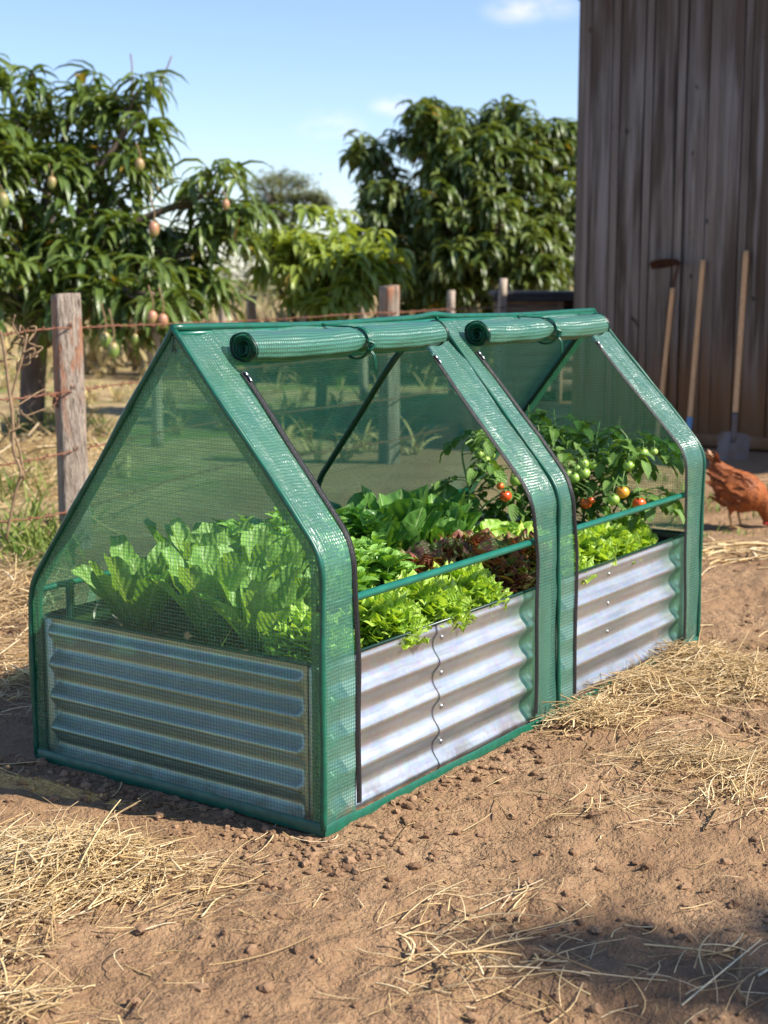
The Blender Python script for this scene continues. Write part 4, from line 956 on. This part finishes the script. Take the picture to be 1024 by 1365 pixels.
wire('rusty barbed wire, topmost strand running past both thick posts', [at(-120, 458, 5.6), at(0, 446, 6.2), pt1(436), at(300, 429, 8.6), PB, E1, at(860, 402, 15.5)])
wire('rusty barbed wire, second strand, crossing the rust stain of the thick post', [at(-120, 538, 5.6), at(0, 533, 6.2), pt1(520), at(300, 494, 8.6), PB2, at(700, 455, 13.2)])
wire('rusty barbed wire, third strand, across the middle of the thick post', [at(-120, 628, 5.6), at(0, 620, 6.2), pt1(599), at(300, 560, 8.6), PB3, at(700, 500, 13.2)])
wire('rusty barbed wire, lowest strand near the foot of the thick post', [at(-120, 712, 5.6), at(0, 696, 6.2), pt1(676), at(300, 622, 8.6), PB4, at(700, 545, 13.2)])
# dead creeper on the wires
mb = MB()
def px_path(pts, d, r, n=20): tube(mb, smooth_path([at(x, y, d) for x, y in pts], n), r, 5)
px_path([(8, 720), (20, 660), (28, 630), (18, 600), (17, 560), (12, 520), (6, 470), (0, 440)], 6.1, .007, 40)
px_path([(32, 640), (26, 600), (18, 575), (16, 530), (26, 490), (32, 465), (36, 445)], 6.15, .006, 40)
for k in range(16):
    c = at(U(12, 46), U(440, 478), 6.2); q = c + rng.normal(0, .035, 3); px = np.array([c, (c + q) / 2 + rng.normal(0, .02, 3), q]); tube(mb, smooth_path(px, 8), .004, 4)
for k in range(10):
    c = at(U(10, 34), U(540, 640), 6.1); q = c + rng.normal(0, .05, 3); tube(mb, smooth_path(np.array([c, (c + q) / 2 + rng.normal(0, .03, 3), q]), 8), .0035, 4)
px_path([(30, 462), (44, 448), (48, 436), (40, 436)], 6.2, .004, 14); px_path([(28, 480), (46, 470), (42, 458)], 6.2, .004, 14)
tag(mb.build('dead_creeper', M['vine']), 'dry brown creeper twisted up the barbed wires beside the thick post', 'creeper')
mb = MB()
c = pt1(525) + np.array([-.06, .04, .0])
for k in range(9): q = c + np.array([rng.normal(0, .03), rng.normal(0, .02), U(-.08, .0)]); tube(mb, smooth_path(np.array([c + rng.normal(0, .012, 3), (c + q) / 2 + rng.normal(0, .02, 3), q]), 8), .0045, 5)
tag(mb.build('wire_offcut', M['rust']), 'rusty twist of wire ends hanging from the second strand at the thick post', 'wire')

# ================================================================== TREES
def tree(name, label, base, lobes, nros, nleaf, L, mat, trunk_r, fork_h, fruits=(), seed=1, stalk_cat='tree', spread=.95, group=None, squash=1.0, extra_limbs=None, w=.17):
    """lobes: (centre xyz world, radius); rosettes of long drooping leaves over each lobe"""
    base = np.asarray(base, float); o = thing(name, label, stalk_cat, base, 0, group)
    mt, ml, mw = MB(), MB(), MB()
    fork = base + np.array([U(-.06, .06), U(-.06, .06), fork_h])
    tube(mt, smooth_path([base + [0, 0, -.05], base + [.02, -.01, fork_h * .5], fork], 14), np.linspace(trunk_r * 1.25, trunk_r * .85, 15)[:len(smooth_path([base, fork, fork + [0, 0, .1]], 14))] if False else trunk_r, 12)
    for (c, r) in lobes:
        c = np.asarray(c, float); mid = fork + (c - fork) * .5 + np.array([U(-.1, .1), U(-.1, .1), .12 * np.linalg.norm(c - fork)])
        pth = smooth_path([fork - [0, 0, .06], mid, c], 14); tube(mt, pth, np.linspace(trunk_r * .62, trunk_r * .16, len(pth)), 8)
        n = max(6, int(nros * r * r))
        u = rng.normal(0, 1, (n, 3)); u /= np.linalg.norm(u, axis=1)[:, None]; rad = r * U(.35, 1.08, n) ** .6
        P = c + u * rad[:, None] * np.array([1, 1, squash])
        for i in range(0, n, 3):
            q = P[i]; st = pth[int(U(.55, 1) * (len(pth) - 1))]; tube(mt, smooth_path([st, (st + q) / 2 + [0, 0, .05 * r], q], 8), np.linspace(.012, .006, 9)[:len(smooth_path([st, (st + q) / 2, q], 8))], 4)
        for i in range(n):
            k = int(nleaf * U(.7, 1.3)); az0 = math.atan2(u[i, 1], u[i, 0])
            az = U(0, 2 * PI, k); e0 = U(-.35, 1.0, k) * spread; sz = L * U(.65, 1.15, k)
            leaves(ml, P[i] + np.column_stack([rng.normal(0, .015, k), rng.normal(0, .015, k), U(-.06, .03, k)]), az, e0, np.maximum(e0 - U(1.2, 2.2, k), -1.5), sz, sz * w * U(.85, 1.15, k), roll=U(-.35, .35, k), m=4, nc=1, kind='lance', cup=.5, tint=np.where(U(0, 1, k) < .012, 1., np.clip(U(.05, .6) + U(-.2, .35, k), 0, .95)), pw=.9)
    mt.build('trunk', M['bark'], o, base); cr = ml.build('crown', mat, o, base); 0
    for (c, r, ripe, ln) in fruits:
        c = np.asarray(c, float); mf = MB(); n_ = 12; a = np.linspace(0, PI, n_); b = np.linspace(0, 2 * PI, 17)
        rr = np.sin(a) ** .9 * (1 + .08 * np.cos(a)); 
        V = np.stack(np.broadcast_arrays(rr[:, None] * np.cos(b)[None] * .80 + .06 * np.sin(a)[:, None] ** 3, rr[:, None] * np.sin(b)[None] * .74, np.cos(a)[:, None] * 1.12), 2).reshape(-1, 3) * r + c
        mf.add(V, grid_faces(n_, 17)[:, ::-1], None, np.clip(ripe + .5 * (V[:, 2] - c[2]) / r, 0, 1)); f = mf.build('mango', M['fruit'], o, base)
        ms = MB(); tube(ms, smooth_path([c + [0, 0, r * 1.05], c + [.01, 0, ln * .5], c + [.0, .03, ln]], 8), .006, 5); ms.build('stalk', M['twig'], f, base)
    return o
a_ = lambda x, y, d, r: (at(x, y, d), r)
tree('mango_tree', 'bushy mango tree with hanging fruit behind the thick weathered post', (5.35, 6.9, 0),
     [a_(15, 150, 11.4, .42), a_(-40, 230, 11.2, .5), a_(95, 155, 11.6, .38), a_(188, 146, 11.2, .32), a_(160, 225, 11.3, .33), a_(75, 265, 11.2, .42), a_(20, 320, 11.0, .42), a_(140, 320, 11.0, .36),
      a_(215, 335, 11.0, .30), a_(288, 254, 10.9, .26), a_(275, 335, 11.1, .30), a_(110, 390, 10.6, .30), a_(205, 392, 10.4, .26), a_(20, 395, 10.8, .30), a_(160, 415, 10.5, .2), a_(-60, 330, 11.0, .45), a_(265, 385, 11, .22), a_(320, 300, 11.4, .2)],
     120, 16, .34, M['mango'], .10, .72,
     [(at(205, 306, 10.5), .052, .8, .24), (at(186, 220, 10.7), .045, .55, .16), (at(69, 244, 10.8), .045, .45, .14), (at(203, 424, 9.9), .046, .75, .22), (at(217, 428, 9.9), .046, .85, .23), (at(140, 453, 9.9), .05, .05, .25), (at(151, 467, 9.85), .05, .05, .28), (at(301, 273, 10.5), .035, .9, .1), (at(180, 452, 10.2), .035, .0, .15), (at(4, 268, 10.6), .055, .1, .12)])
tree('young_mango_tree', 'small bright green mango bush between the fruiting mango and the big dark one', (*at(425, 440, 12.6)[:2], 0),
     [a_(385, 335, 12.6, .30), a_(430, 318, 12.7, .30), a_(470, 350, 12.5, .30), a_(495, 345, 12.4, .24), a_(405, 350, 12.4, .24), a_(455, 345, 12.3, .22), a_(360, 345, 12.6, .2), a_(485, 352, 12.3, .18), a_(505, 350, 12.4, .16), a_(398, 388, 12.3, .09), a_(466, 384, 12.2, .10), a_(435, 400, 12.1, .08)],
     175, 14, .28, M['mangobright'], .05, .45, w=.24)
tree('large_mango_tree', 'large dark mango tree with a rounded crown beside the wooden shed', (*at(600, 470, 17)[:2], 0),
     [a_(585, 165, 17, .3), a_(645, 190, 17.3, .3), a_(490, 205, 17.2, .22), a_(755, 190, 17, .3), a_(575, 185, 17, 0.44), a_(625, 215, 16.6, 0.48), a_(690, 175, 17, 0.40), a_(675, 225, 16.6, 0.44), a_(735, 215, 17, 0.38), a_(510, 230, 17.2, 0.27), a_(530, 280, 16.8, 0.38), a_(600, 280, 16.4, 0.44), a_(670, 300, 16.2, 0.44), a_(740, 285, 16.6, 0.40), a_(545, 345, 16.6, 0.38), a_(620, 350, 16.2, 0.40), a_(700, 345, 16.2, 0.38), a_(745, 350, 16.6, 0.29), a_(590, 395, 16.6, 0.29), a_(500, 320, 17, 0.28), a_(655, 395, 16.8, 0.20), a_(800, 270, 17.4, 0.40), a_(540, 390, 16.8, 0.24)],
     260, 14, .28, M['mangodark'], .14, .85, w=.24)
# the tree whose shade falls on the dirt close to the camera
sun_h = np.array([.28, -.96]) / math.hypot(.28, .96)
def lob(x, y, h): return (np.array([x, y, 0]) + np.array([sun_h[0], sun_h[1], 0]) * h / math.tan(math.radians(42)) + np.array([0, 0, h]))
sb = lob(.1, -1.9, 6.2)
tree('shade_tree', 'broad leafy mango tree standing by the yard, shading the near dirt', (sb[0], sb[1], 0),
     [(lob(-.10, -1.22, 6.6), .42), (lob(.12, -1.45, 6.3), .45), (lob(-.3, -1.75, 6.6), .5), (lob(.3, -2.1, 6.8), .8), (lob(-.3, -2.5, 6.4), .7), (lob(.8, -2.5, 6.2), .7)], 88, 14, .30, M['mangodark'], .15, 3.2)
for px, py, qx, qy in ((176, 105, 174, 72), (214, 108, 229, 74)):
    mb = MB(); tube(mb, smooth_path([at(px, py + 25, 11.2), at(px, py, 11.2), at((px + qx) / 2 + 1, (py + qy) / 2, 11.2), at(qx, qy, 11.2)], 12), .006, 5)
    o = mb.build('bare_shoot', M['twig'], bpy.data.objects['mango_tree'], (5.35, 6.9, 0))
# sparse savanna tree far off
fb = at(385, 372, 40); o = thing('savanna_tree', 'distant sparse flat topped tree rising over the far bushes', 'tree', (fb[0], fb[1], 0))
mt, ml = MB(), MB(); f0 = np.array([fb[0], fb[1], 0]); fk = at(385, 320, 40)
tube(mt, smooth_path([f0, (f0 + fk) / 2 + [.1, 0, 0], fk], 10), .13, 8)
for (x, y, r, sq) in ((350, 246, .55, .35), (375, 240, .5, .35), (398, 244, .5, .35), (415, 262, .4, .3), (365, 262, .5, .3), (428, 270, .32, .3), (392, 265, .4, .3), (345, 270, .4, .4), (380, 285, .5, .3)):
    c = at(x, y, 40 + U(-.6, .6)); pth = smooth_path([fk, (fk + c) / 2 + rng.normal(0, .12, 3), c], 10); tube(mt, pth, np.linspace(.09, .03, len(pth)), 6)
    n = 520; q = c + rng.normal(0, .5, (n, 3)) * r * np.array([1, 1, sq * 1.6]); leaves(ml, q, U(0, 6.28, n), U(-.5, .8, n), U(-1, .3, n), U(.10, .20, n), U(.06, .10, n), m=2, nc=1, kind='ovate')
mt.build('trunk', M['bark'], o, f0); ml.build('crown', M['farleaf'], o, f0)
# far bushes: one mass along the horizon
ml = MB()
for k in range(150):
    px = -620 + k * 10.2 + U(-4, 4); d = U(34, 60); hh = 296 if px < 330 else (283 if px > 430 else 300); c0 = at(px, hh + U(0, 50), d); r = U(.6, 1.3)
    n = 120; q = np.array([c0[0], c0[1], 0]) + np.column_stack([rng.normal(0, r * .6, n), rng.normal(0, r * .6, n), np.abs(rng.normal(0, .6, n)).clip(0, 1.15) / 1.15 * max(.5, c0[2])])
    leaves(ml, q, U(0, 6.28, n), U(-.6, 1, n), U(-1, .4, n), U(.25, .5, n), U(.16, .3, n), m=2, nc=1, kind='ovate', tint=U(0, 1))
tag(ml.build('treeline', M['farleaf']), 'hazy green treeline of bushes along the horizon', 'trees', kind='stuff')
ml = MB()
for k in range(150):
    px = U(150, 790); d = U(17, 30); c = at(px, 372, d); n = 26; hgt = U(.5, 1.1)
    q = np.array([c[0], c[1], 0]) + np.column_stack([rng.normal(0, .3, n), rng.normal(0, .3, n), U(0, .3, n)])
    leaves(ml, q, U(0, 6.28, n), U(.9, 1.5, n), U(.2, 1.2, n), U(.4, 1, n) * hgt, U(.05, .12, n), m=2, nc=1, kind='blade', tint=U(0, .9))
tag(ml.build('dry_scrub', M['scrub']), 'brown dry scrub and tall grass at the back of the pasture', 'scrub', kind='stuff')

# ================================================================== SHED
XW, Y0, Y1, HW = 7.5, -1.9, 3.265, 3.24
shed = thing('wooden_shed', 'tall weathered grey brown timber shed with vertical boards and tools leaning on it', 'shed', (XW, (Y0 + Y1) / 2, 0))
so = np.array([XW, (Y0 + Y1) / 2, 0.])
def planks(mb, a, b, axis, fixed, out, h0=.06, h1=HW, htop=None):
    y = b; narrow = False
    while y > a + .03:
        narrow = (not narrow) and U(0, 1) < .72
        w_ = min(U(.05, .085) if narrow else U(.15, .22), y - a); g = .006
        dx = U(0, .018); hh = h1 if htop is None else htop(y - w_ / 2)
        c = np.array([0, 0, 0.]); s = np.array([0, 0, 0.])
        c[axis] = y - w_ / 2; s[axis] = w_ - g - U(0, .008); c[1 - axis] = fixed + out * (.012 + dx); s[1 - axis] = .024
        z0 = h0 + U(-.035, .02); c[2] = (z0 + hh) / 2; s[2] = hh - z0
        tn = U(.7, 1) if narrow else U(0, .6); c[1 - axis] += out * (.008 if narrow else 0); box(mb, c, s, None, tn, .003)
        if U(0, 1) < .14:                                   # a narrow lath over part of the joints
            c2 = c.copy(); s2 = s.copy(); c2[axis] = y - w_ + U(.0, .03); s2[axis] = U(.035, .06); s2[1 - axis] = .014; c2[1 - axis] = fixed + out * (.024 + dx + .009); box(mb, c2, s2, None, min(1, tn + U(.1, .5)), .003)
        y -= w_
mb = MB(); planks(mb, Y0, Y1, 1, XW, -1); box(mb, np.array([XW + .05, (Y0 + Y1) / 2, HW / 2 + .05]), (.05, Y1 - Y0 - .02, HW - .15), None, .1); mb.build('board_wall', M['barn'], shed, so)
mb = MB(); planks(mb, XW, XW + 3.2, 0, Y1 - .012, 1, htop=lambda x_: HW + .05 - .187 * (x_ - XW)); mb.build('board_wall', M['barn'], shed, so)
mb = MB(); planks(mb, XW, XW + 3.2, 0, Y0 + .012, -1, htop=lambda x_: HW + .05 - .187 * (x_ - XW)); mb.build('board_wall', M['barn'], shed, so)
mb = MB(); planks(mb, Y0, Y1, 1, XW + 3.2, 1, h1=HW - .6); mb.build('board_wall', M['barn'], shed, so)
mb = MB()
n_ = 90; ys = np.linspace(Y0 - .3, Y1 + .16, n_); zc = .012 * np.sin(ys * 45)
A = np.column_stack([np.full(n_, XW - .11), ys, HW + .10 + zc]); B = np.column_stack([np.full(n_, XW + 3.5), ys, HW - .62 + zc])
mb.add(np.array([A, B]), grid_faces(2, n_)); mb.add(np.array([A, B]) + [0, 0, -.02], grid_faces(2, n_)[:, ::-1])
for e in (A, B): mb.add(np.array([e, e + [0, 0, -.02]]), grid_faces(2, n_))
mb.build('roof', M['roofing'], shed, so)
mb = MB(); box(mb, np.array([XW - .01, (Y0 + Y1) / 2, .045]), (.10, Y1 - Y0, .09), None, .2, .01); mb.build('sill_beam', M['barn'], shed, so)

# low shelter behind, between the big mango and the shed
hc = at(745, 400, 14.5); o = thing('hen_shelter', 'low wooden shelter with a flat dark roof beside the shed corner', 'shelter', (hc[0], hc[1], 0), math.atan2(CF[1], CF[0]))
mb = MB(); box(mb, np.array([0, 0, 1.04]), (.9, 1.35, .05), rotz(0) , .5, .01); box(mb, np.array([-.42, 0, 1.0]), (.04, 1.36, .06), None, .5, .005); mb.build('roof', M['hutroof'], o)
mb = MB()
for z in np.arange(.1, .95, .12): box(mb, np.array([-.33, .33, z + .05]), (.025, .62, .11), None, .5, .004)
for z in np.arange(.1, .5, .12): box(mb, np.array([-.33, -.33, z + .05]), (.025, .66, .11), None, .5, .004)
for y in (-.64, .02, .64): box(mb, np.array([-.34, y, .5]), (.05, .05, 1.0), None, .5, .004)
mb.build('slat_front', M['hutwood'], o)
mb = MB(); box(mb, np.array([.08, 0, .5]), (.7, 1.2, .98), None, .5, .01); mb.build('interior_shade_block', M['hutshade'], o)  # near-black block filling the shelter, its colour standing in for inner shade

# ================================================================== TOOLS
def lathe_tube(o, name, mat, pts, r, k=12): mb = MB(); tube(mb, smooth_path(pts, 20) if len(pts) > 2 else np.array(pts, float), r, k); return mb.build(name, mat, o)
XF = XW - .07
hb, ht = onp(879, 560, 0, XF - .12), onp(897, 384, 0, XF)
hb = hb - (ht - hb) * (hb[2] / (ht[2] - hb[2])); hb[2] = 0.01
o = thing('garden_hoe', 'upturned hoe with a dark rusty blade, leaning on the shed', 'hoe', hb); og = np.array(hb)
h = [q - og for q in (hb, hb + (ht - hb) * .5, ht)]; lathe_tube(o, 'handle', M['handle'], h, .0175)
nk = onp(904, 354, 0, XF - .02) - og; mid_ = onp(899, 372, 0, XF) - og
lathe_tube(o, 'neck', M['ruststeel'], [h[2] - (h[2] - h[1]) * .06, h[2] + (mid_ - h[2]) * .3, mid_, nk, onp(896, 349, 0, XF - .05) - og], .010, 8)
mb = MB(); A = [(866, 350), (870, 347), (880, 345), (893, 344), (904, 345), (908, 350)]; B = [(869, 358), (873, 357), (882, 356.5), (893, 354), (902, 352.5), (905, 355)]
q = np.array([[onp(*p_, 0, XF - .10 + .005 * i) - og for i, p_ in enumerate(A)], [onp(*p_, 0, XF - .02 + .002 * i) - og for i, p_ in enumerate(B)]])
for dz in (0, -.006): mb.add(q + [0, 0, dz], grid_faces(2, 6))
for i in (0, 1): mb.add(np.array([q[i], q[i] + [0, 0, -.006]]), grid_faces(2, 6))
mb.build('blade', M['ruststeel'], o)

rb, rt = onp(917, 592, 0, XF - .28), onp(937.5, 347, 0, XF - .0)
rb0 = rb.copy(); o = thing('garden_rake', 'pale wooden handled tool with a blue socket, standing between hoe and shovel', 'rake', (rb[0], rb[1], 0)); og = np.array([rb[0], rb[1], 0])
sk = rb + (rt - rb) * .13; lathe_tube(o, 'handle', M['handle'], [sk - og, (sk + rt) / 2 - og, rt - og], .0185); 
mb = MB(); pth = np.array([rb + (rt - rb) * f for f in (0, .06, .13, .145)]) - og; tube(mb, pth, np.array([.013, .018, .0225, .0222]), 12); mb.build('socket', M['bluesteel'], o)
mb = MB(); d_ = (rt - rb) / np.linalg.norm(rt - rb); f_ = rb - og
tube(mb, np.array([f_ + d_ * .02, f_ - d_ * .05]), .010, 8); box(mb, f_ - d_ * .05, (.03, .34, .02), None, .5, .003)
for k in range(12): box(mb, f_ - d_ * .05 + np.array([-.02, -.155 + k * .0282, -.015]), (.05, .006, .008), None, .5, .001)
mb.build('rake_head', M['toolsteel'], o)

st_, sb_ = onp(995, 335, 0, XF), onp(980, 556, 0, XF - .42)
tip = onp(962, 632, 0, XF - .62); dirv = (sb_ - st_) / np.linalg.norm(sb_ - st_)
o = thing('shovel', 'square bladed shovel with a long wooden handle, leaning on the shed behind the hen', 'shovel', (tip[0], tip[1], 0)); og = np.array([tip[0], tip[1], 0])
lathe_tube(o, 'handle', M['handle'], [sb_ - og, (st_ + sb_) / 2 - og, st_ - og], .0195)
nk = sb_ + dirv * .12
mb = MB(); tube(mb, np.array([sb_ - dirv * .03, sb_, nk, nk + dirv * .06]) - og, np.array([.0215, .022, .019, .013]), 12); mb.build('socket', M['toolsteel'], o)
mb = MB(); sv = CR.copy(); sv[2] = 0; sv /= np.linalg.norm(sv); sv = sv - dirv * (sv @ dirv); sv /= np.linalg.norm(sv); bn = np.cross(dirv, sv)
if bn @ CF > 0: bn = -bn
L_ = .255; uu = np.linspace(0, 1, 15); vv = np.linspace(-1, 1, 15); V = []
for u_ in uu:
    wv = .108 * (1 - .06 * u_) * min(1, .86 + u_ * 2.5); tipc = np.where(u_ > .86, 0, 0)
    row = []
    for v_ in vv:
        ridge = .014 * math.exp(-(v_ / .16) ** 2) * (1 - u_ * .75); dish = .03 * v_ * v_ * (1 - .5 * u_) ; ln = u_ * L_ * (1 - .05 * (abs(v_) ** 2) * u_) - (.015 * (1 - v_ * v_) if u_ == 0 else 0)
        row.append(nk + dirv * (.0 + ln) + sv * v_ * wv + bn * (ridge + dish - .03 * math.sin(u_ * 1.6)))
    V.append(row)
V = np.array(V) - og
mb.add(V, grid_faces(15, 15)); mb.add(V - bn * .003, grid_faces(15, 15)[:, ::-1])
for e in (V[0], V[-1], V[:, 0], V[:, -1]): mb.add(np.array([e, e - bn * .003]), grid_faces(2, 15))
mb.build('blade', M['toolsteel'], o)

# ================================================================== HEN
hp = (onp(974, 699) + onp(989, 698)) / 2; hp[2] = gz(hp[0], hp[1])
hen = thing('hen', 'rusty brown hen pecking at the dirt in front of the shovel', 'hen', hp, math.atan2(CR[1], CR[0]))
S_ = np.array([[-.135, .345, .006, .010], [-.122, .325, .026, .022], [-.10, .292, .046, .036], [-.075, .255, .068, .055], [-.045, .222, .086, .075], [-.01, .195, .098, .088], [.03, .175, .100, .090], [.07, .158, .092, .080], [.098, .142, .074, .062], [.122, .122, .054, .045], [.138, .098, .041, .035], [.147, .074, .034, .030], [.152, .054, .029, .026], [.156, .036, .024, .021], [.161, .018, .012, .010], [.164, .006, .003, .003]])
sp_ = np.array([np.interp(np.linspace(0, 1, 60), np.linspace(0, 1, len(S_)), S_[:, i]) for i in range(4)]).T
for _ in range(3): sp_[1:-1] = (sp_[:-2] + 2 * sp_[1:-1] + sp_[2:]) / 4
P = np.column_stack([sp_[:, 0], 0 * sp_[:, 0], sp_[:, 1]]); T = np.gradient(P, axis=0); T /= np.linalg.norm(T, axis=1)[:, None]
Nn = np.column_stack([-T[:, 2], 0 * T[:, 0], T[:, 0]]); k = 28; a = np.arange(k + 1) * 2 * PI / k; V = []
for i in range(60):
    q = i / 59; wing = 1 + .13 * math.exp(-((q - .36) / .16) ** 2) * np.exp(-((np.abs(np.abs(a - PI) - PI / 2 + .0) - 0.0) / .5) ** 2)
    ro = (1 + .03 * np.sin(a * 7 + i * 1.3)) * wing
    V.append(P[i] + (sp_[i, 2] * np.cos(a) * ro)[:, None] * Nn[i] + (sp_[i, 3] * np.sin(a) * ro)[:, None] * np.array([0, 1, 0]))
V = np.array(V); mb = MB(); tn = np.clip(1 - np.arange(60) / 9, 0, 1)
mb.add(V, grid_faces(60, k + 1), None, np.repeat(tn, k + 1))
# tail, wing and back feathers lie on the same body mesh
n = 26; pz = np.column_stack([U(-.13, -.085, n), rng.normal(0, .016, n), U(.30, .345, n)]); leaves(mb, pz, PI + rng.normal(0, .45, n), U(.55, 1.25, n), U(.2, 1.0, n), U(.04, .09, n), U(.018, .03, n), m=4, nc=1, kind='ovate', cup=.3, tint=U(.5, 1, n))
for sgn in (-1, 1):
    n = 34; ii = rng.integers(12, 34, n); aa = PI / 2 * sgn + rng.normal(0, .55, n)
    b = P[ii] + (sp_[ii, 2] * np.cos(aa))[:, None] * Nn[ii] * 1.01 + (sp_[ii, 3] * np.sin(aa) * 1.07)[:, None] * np.array([0, 1, 0])
    leaves(mb, b, PI + rng.normal(0, .15, n) , U(.35, .55, n), U(.35, .6, n), U(.05, .10, n), U(.02, .03, n), roll=sgn * 1.5 + rng.normal(0, .05, n), m=3, nc=1, kind='ovate', cup=.2, tint=U(0, .55, n))
for y in (-.032, .032):
    hip = np.array([.0 + y * .9, y, .13]); tube(mb, smooth_path([hip, hip + [-.006, 0, -.035], hip + [-.012, 0, -.06]], 8), np.array([.036, .033, .029, .024, .019, .014, .010, .008, .007])[:len(smooth_path([hip, hip, hip], 8))], 12)
hb_ = mb.build('body', M['hen'], hen)
for y in (-.032, .032):
    ml = MB(); hip = np.array([y * .9, y, .13]); hk = hip + [-.013, 0, -.065]; ft = np.array([y * .9 + .003, y, .006])
    tube(ml, np.array([hk + [0, 0, .02], hk, (hk + ft) / 2, ft]), np.array([.0075, .0068, .0055, .006]), 8)
    for an, l_ in ((0, .05), (.6, .042), (-.6, .042), (PI, .022)): tube(ml, np.array([ft, ft + [math.cos(an) * l_ * .5, math.sin(an) * l_ * .5, .002], ft + [math.cos(an) * l_, math.sin(an) * l_, -.004]]), np.array([.0052, .0045, .002]), 6)
    ml.build('leg', M['henleg'], hb_)
mb = MB(); c = np.array([.150, 0, .062])
for i, (dx, dz) in enumerate(((.0, .0), (.008, -.014), (.013, -.027), (-.008, .012))):
    ball(mb, c + [dx + .018, 0, dz + .004], .0115, n=8)
for y in (-.008, .008): ball(mb, np.array([.143, y, .024]), .012, n=8)
mb.build('comb', M['comb'], hb_)
for y in (-.021, .021):
    mb = MB(); ball(mb, np.array([.156, y, .052]), .0045, n=8); mb.build('eye', M['zip'], hb_)

# ================================================================== SKY, SUN, CAMERA
EL = math.radians(42); az_ = math.atan2(.28, -.96)             # compass angle of the sun from +Y
sd = Vector((sun_h[0] * math.cos(EL), sun_h[1] * math.cos(EL), math.sin(EL)))
sl_ = bpy.data.lights.new('sun', 'SUN'); sl_.energy = 4.7; sl_.angle = math.radians(.53); sl_.color = (1, .93, .82)
so_ = bpy.data.objects.new('sun', sl_); COL.objects.link(so_); so_.rotation_euler = sd.to_track_quat('Z', 'Y').to_euler(); so_.location = (3, -8, 8)
w = bpy.data.worlds.new('World'); SC.world = w; w.use_nodes = True; nt = w.node_tree; nt.nodes.clear()
out = nt.nodes.new('ShaderNodeOutputWorld'); bg = nt.nodes.new('ShaderNodeBackground'); sky = nt.nodes.new('ShaderNodeTexSky')
sky.sky_type = 'NISHITA'; sky.sun_disc = False; sky.sun_elevation = EL; sky.sun_rotation = az_; sky.air_density = 1.0; sky.dust_density = .25; sky.ozone_density = 2.6; sky.altitude = 300
tc = nt.nodes.new('ShaderNodeTexCoord')
def wn(typ, ins, **pr):
    nd = nt.nodes.new('ShaderNode' + typ)
    for k_, v_ in pr.items(): setattr(nd, k_, v_)
    for k_, v_ in ins.items():
        if isinstance(v_, bpy.types.NodeSocket): nt.links.new(v_, nd.inputs[k_])
        else: nd.inputs[k_].default_value = v_
    return nd.outputs[0]
nz = wn('TexNoise', {'Vector': wn('Mapping', {0: tc.outputs['Generated'], 'Scale': (14, 14, 34)}), 'Scale': 1.0, 'Detail': 6., 'Roughness': .6})
mask = None
for (px, py, r, amt) in ((527, 140, .022, .9), (440, 166, .030, .7), (692, 12, .030, .6), (740, 6, .03, .4)):
    d = ray(px, py); d = d / np.linalg.norm(d)
    df = wn('VectorMath', {0: tc.outputs['Generated'], 1: tuple(d)}, operation='SUBTRACT')
    df = wn('VectorMath', {0: df, 1: (1, 1, 2.3)}, operation='MULTIPLY')
    ln = nt.nodes.new('ShaderNodeVectorMath'); ln.operation = 'LENGTH'; nt.links.new(df, ln.inputs[0])
    m_ = wn('MapRange', {0: ln.outputs['Value'], 1: 0., 2: r, 3: amt, 4: 0.}, interpolation_type='SMOOTHSTEP')
    mask = m_ if mask is None else wn('Math', {0: mask, 1: m_}, operation='MAXIMUM')
cm = wn('Math', {0: mask, 1: wn('MapRange', {0: nz, 1: .34, 2: .62}, interpolation_type='SMOOTHSTEP')}, operation='MULTIPLY')
mx = nt.nodes.new('ShaderNodeMixRGB'); nt.links.new(cm, mx.inputs[0]); nt.links.new(sky.outputs[0], mx.inputs[1]); mx.inputs[2].default_value = (7.6, 7.0, 7.4, 1)
tn_ = nt.nodes.new('ShaderNodeMixRGB'); tn_.blend_type = 'MULTIPLY'; tn_.inputs[0].default_value = 1; nt.links.new(mx.outputs[0], tn_.inputs[1]); tn_.inputs[2].default_value = (.95, .945, 1.08, 1); nt.links.new(tn_.outputs[0], bg.inputs[0]); bg.inputs[1].default_value = .095; nt.links.new(bg.outputs[0], out.inputs[0])

cd = bpy.data.cameras.new('camera'); co = bpy.data.objects.new('camera', cd); COL.objects.link(co)
co.location = CAM; co.rotation_euler = Matrix((CR, CU, -CF)).transposed().to_euler()
cd.sensor_fit = 'HORIZONTAL'; cd.sensor_width = 36; cd.lens = FOC / 1024 * 36; cd.clip_start = .05; cd.clip_end = 2000
cd.dof.use_dof = True; cd.dof.focus_distance = 3.45; cd.dof.aperture_fstop = 6.2; cd.dof.aperture_blades = 0
SC.camera = co
SC.view_settings.view_transform = 'Standard'; SC.view_settings.look = 'None'; SC.view_settings.exposure = 1.02; SC.view_settings.gamma = 1
SC.render.engine = 'CYCLES'; cy = SC.cycles
cy.use_denoising = True; cy.denoiser = 'OPENIMAGEDENOISE'; cy.denoising_input_passes = 'RGB_ALBEDO_NORMAL'; cy.denoising_prefilter = 'ACCURATE'
cy.max_bounces = 8; cy.diffuse_bounces = 3; cy.glossy_bounces = 3; cy.transmission_bounces = 4; cy.transparent_max_bounces = 24
cy.caustics_reflective = False; cy.caustics_refractive = False; cy.sample_clamp_indirect = 6.0; cy.use_adaptive_sampling = True; cy.adaptive_threshold = .012
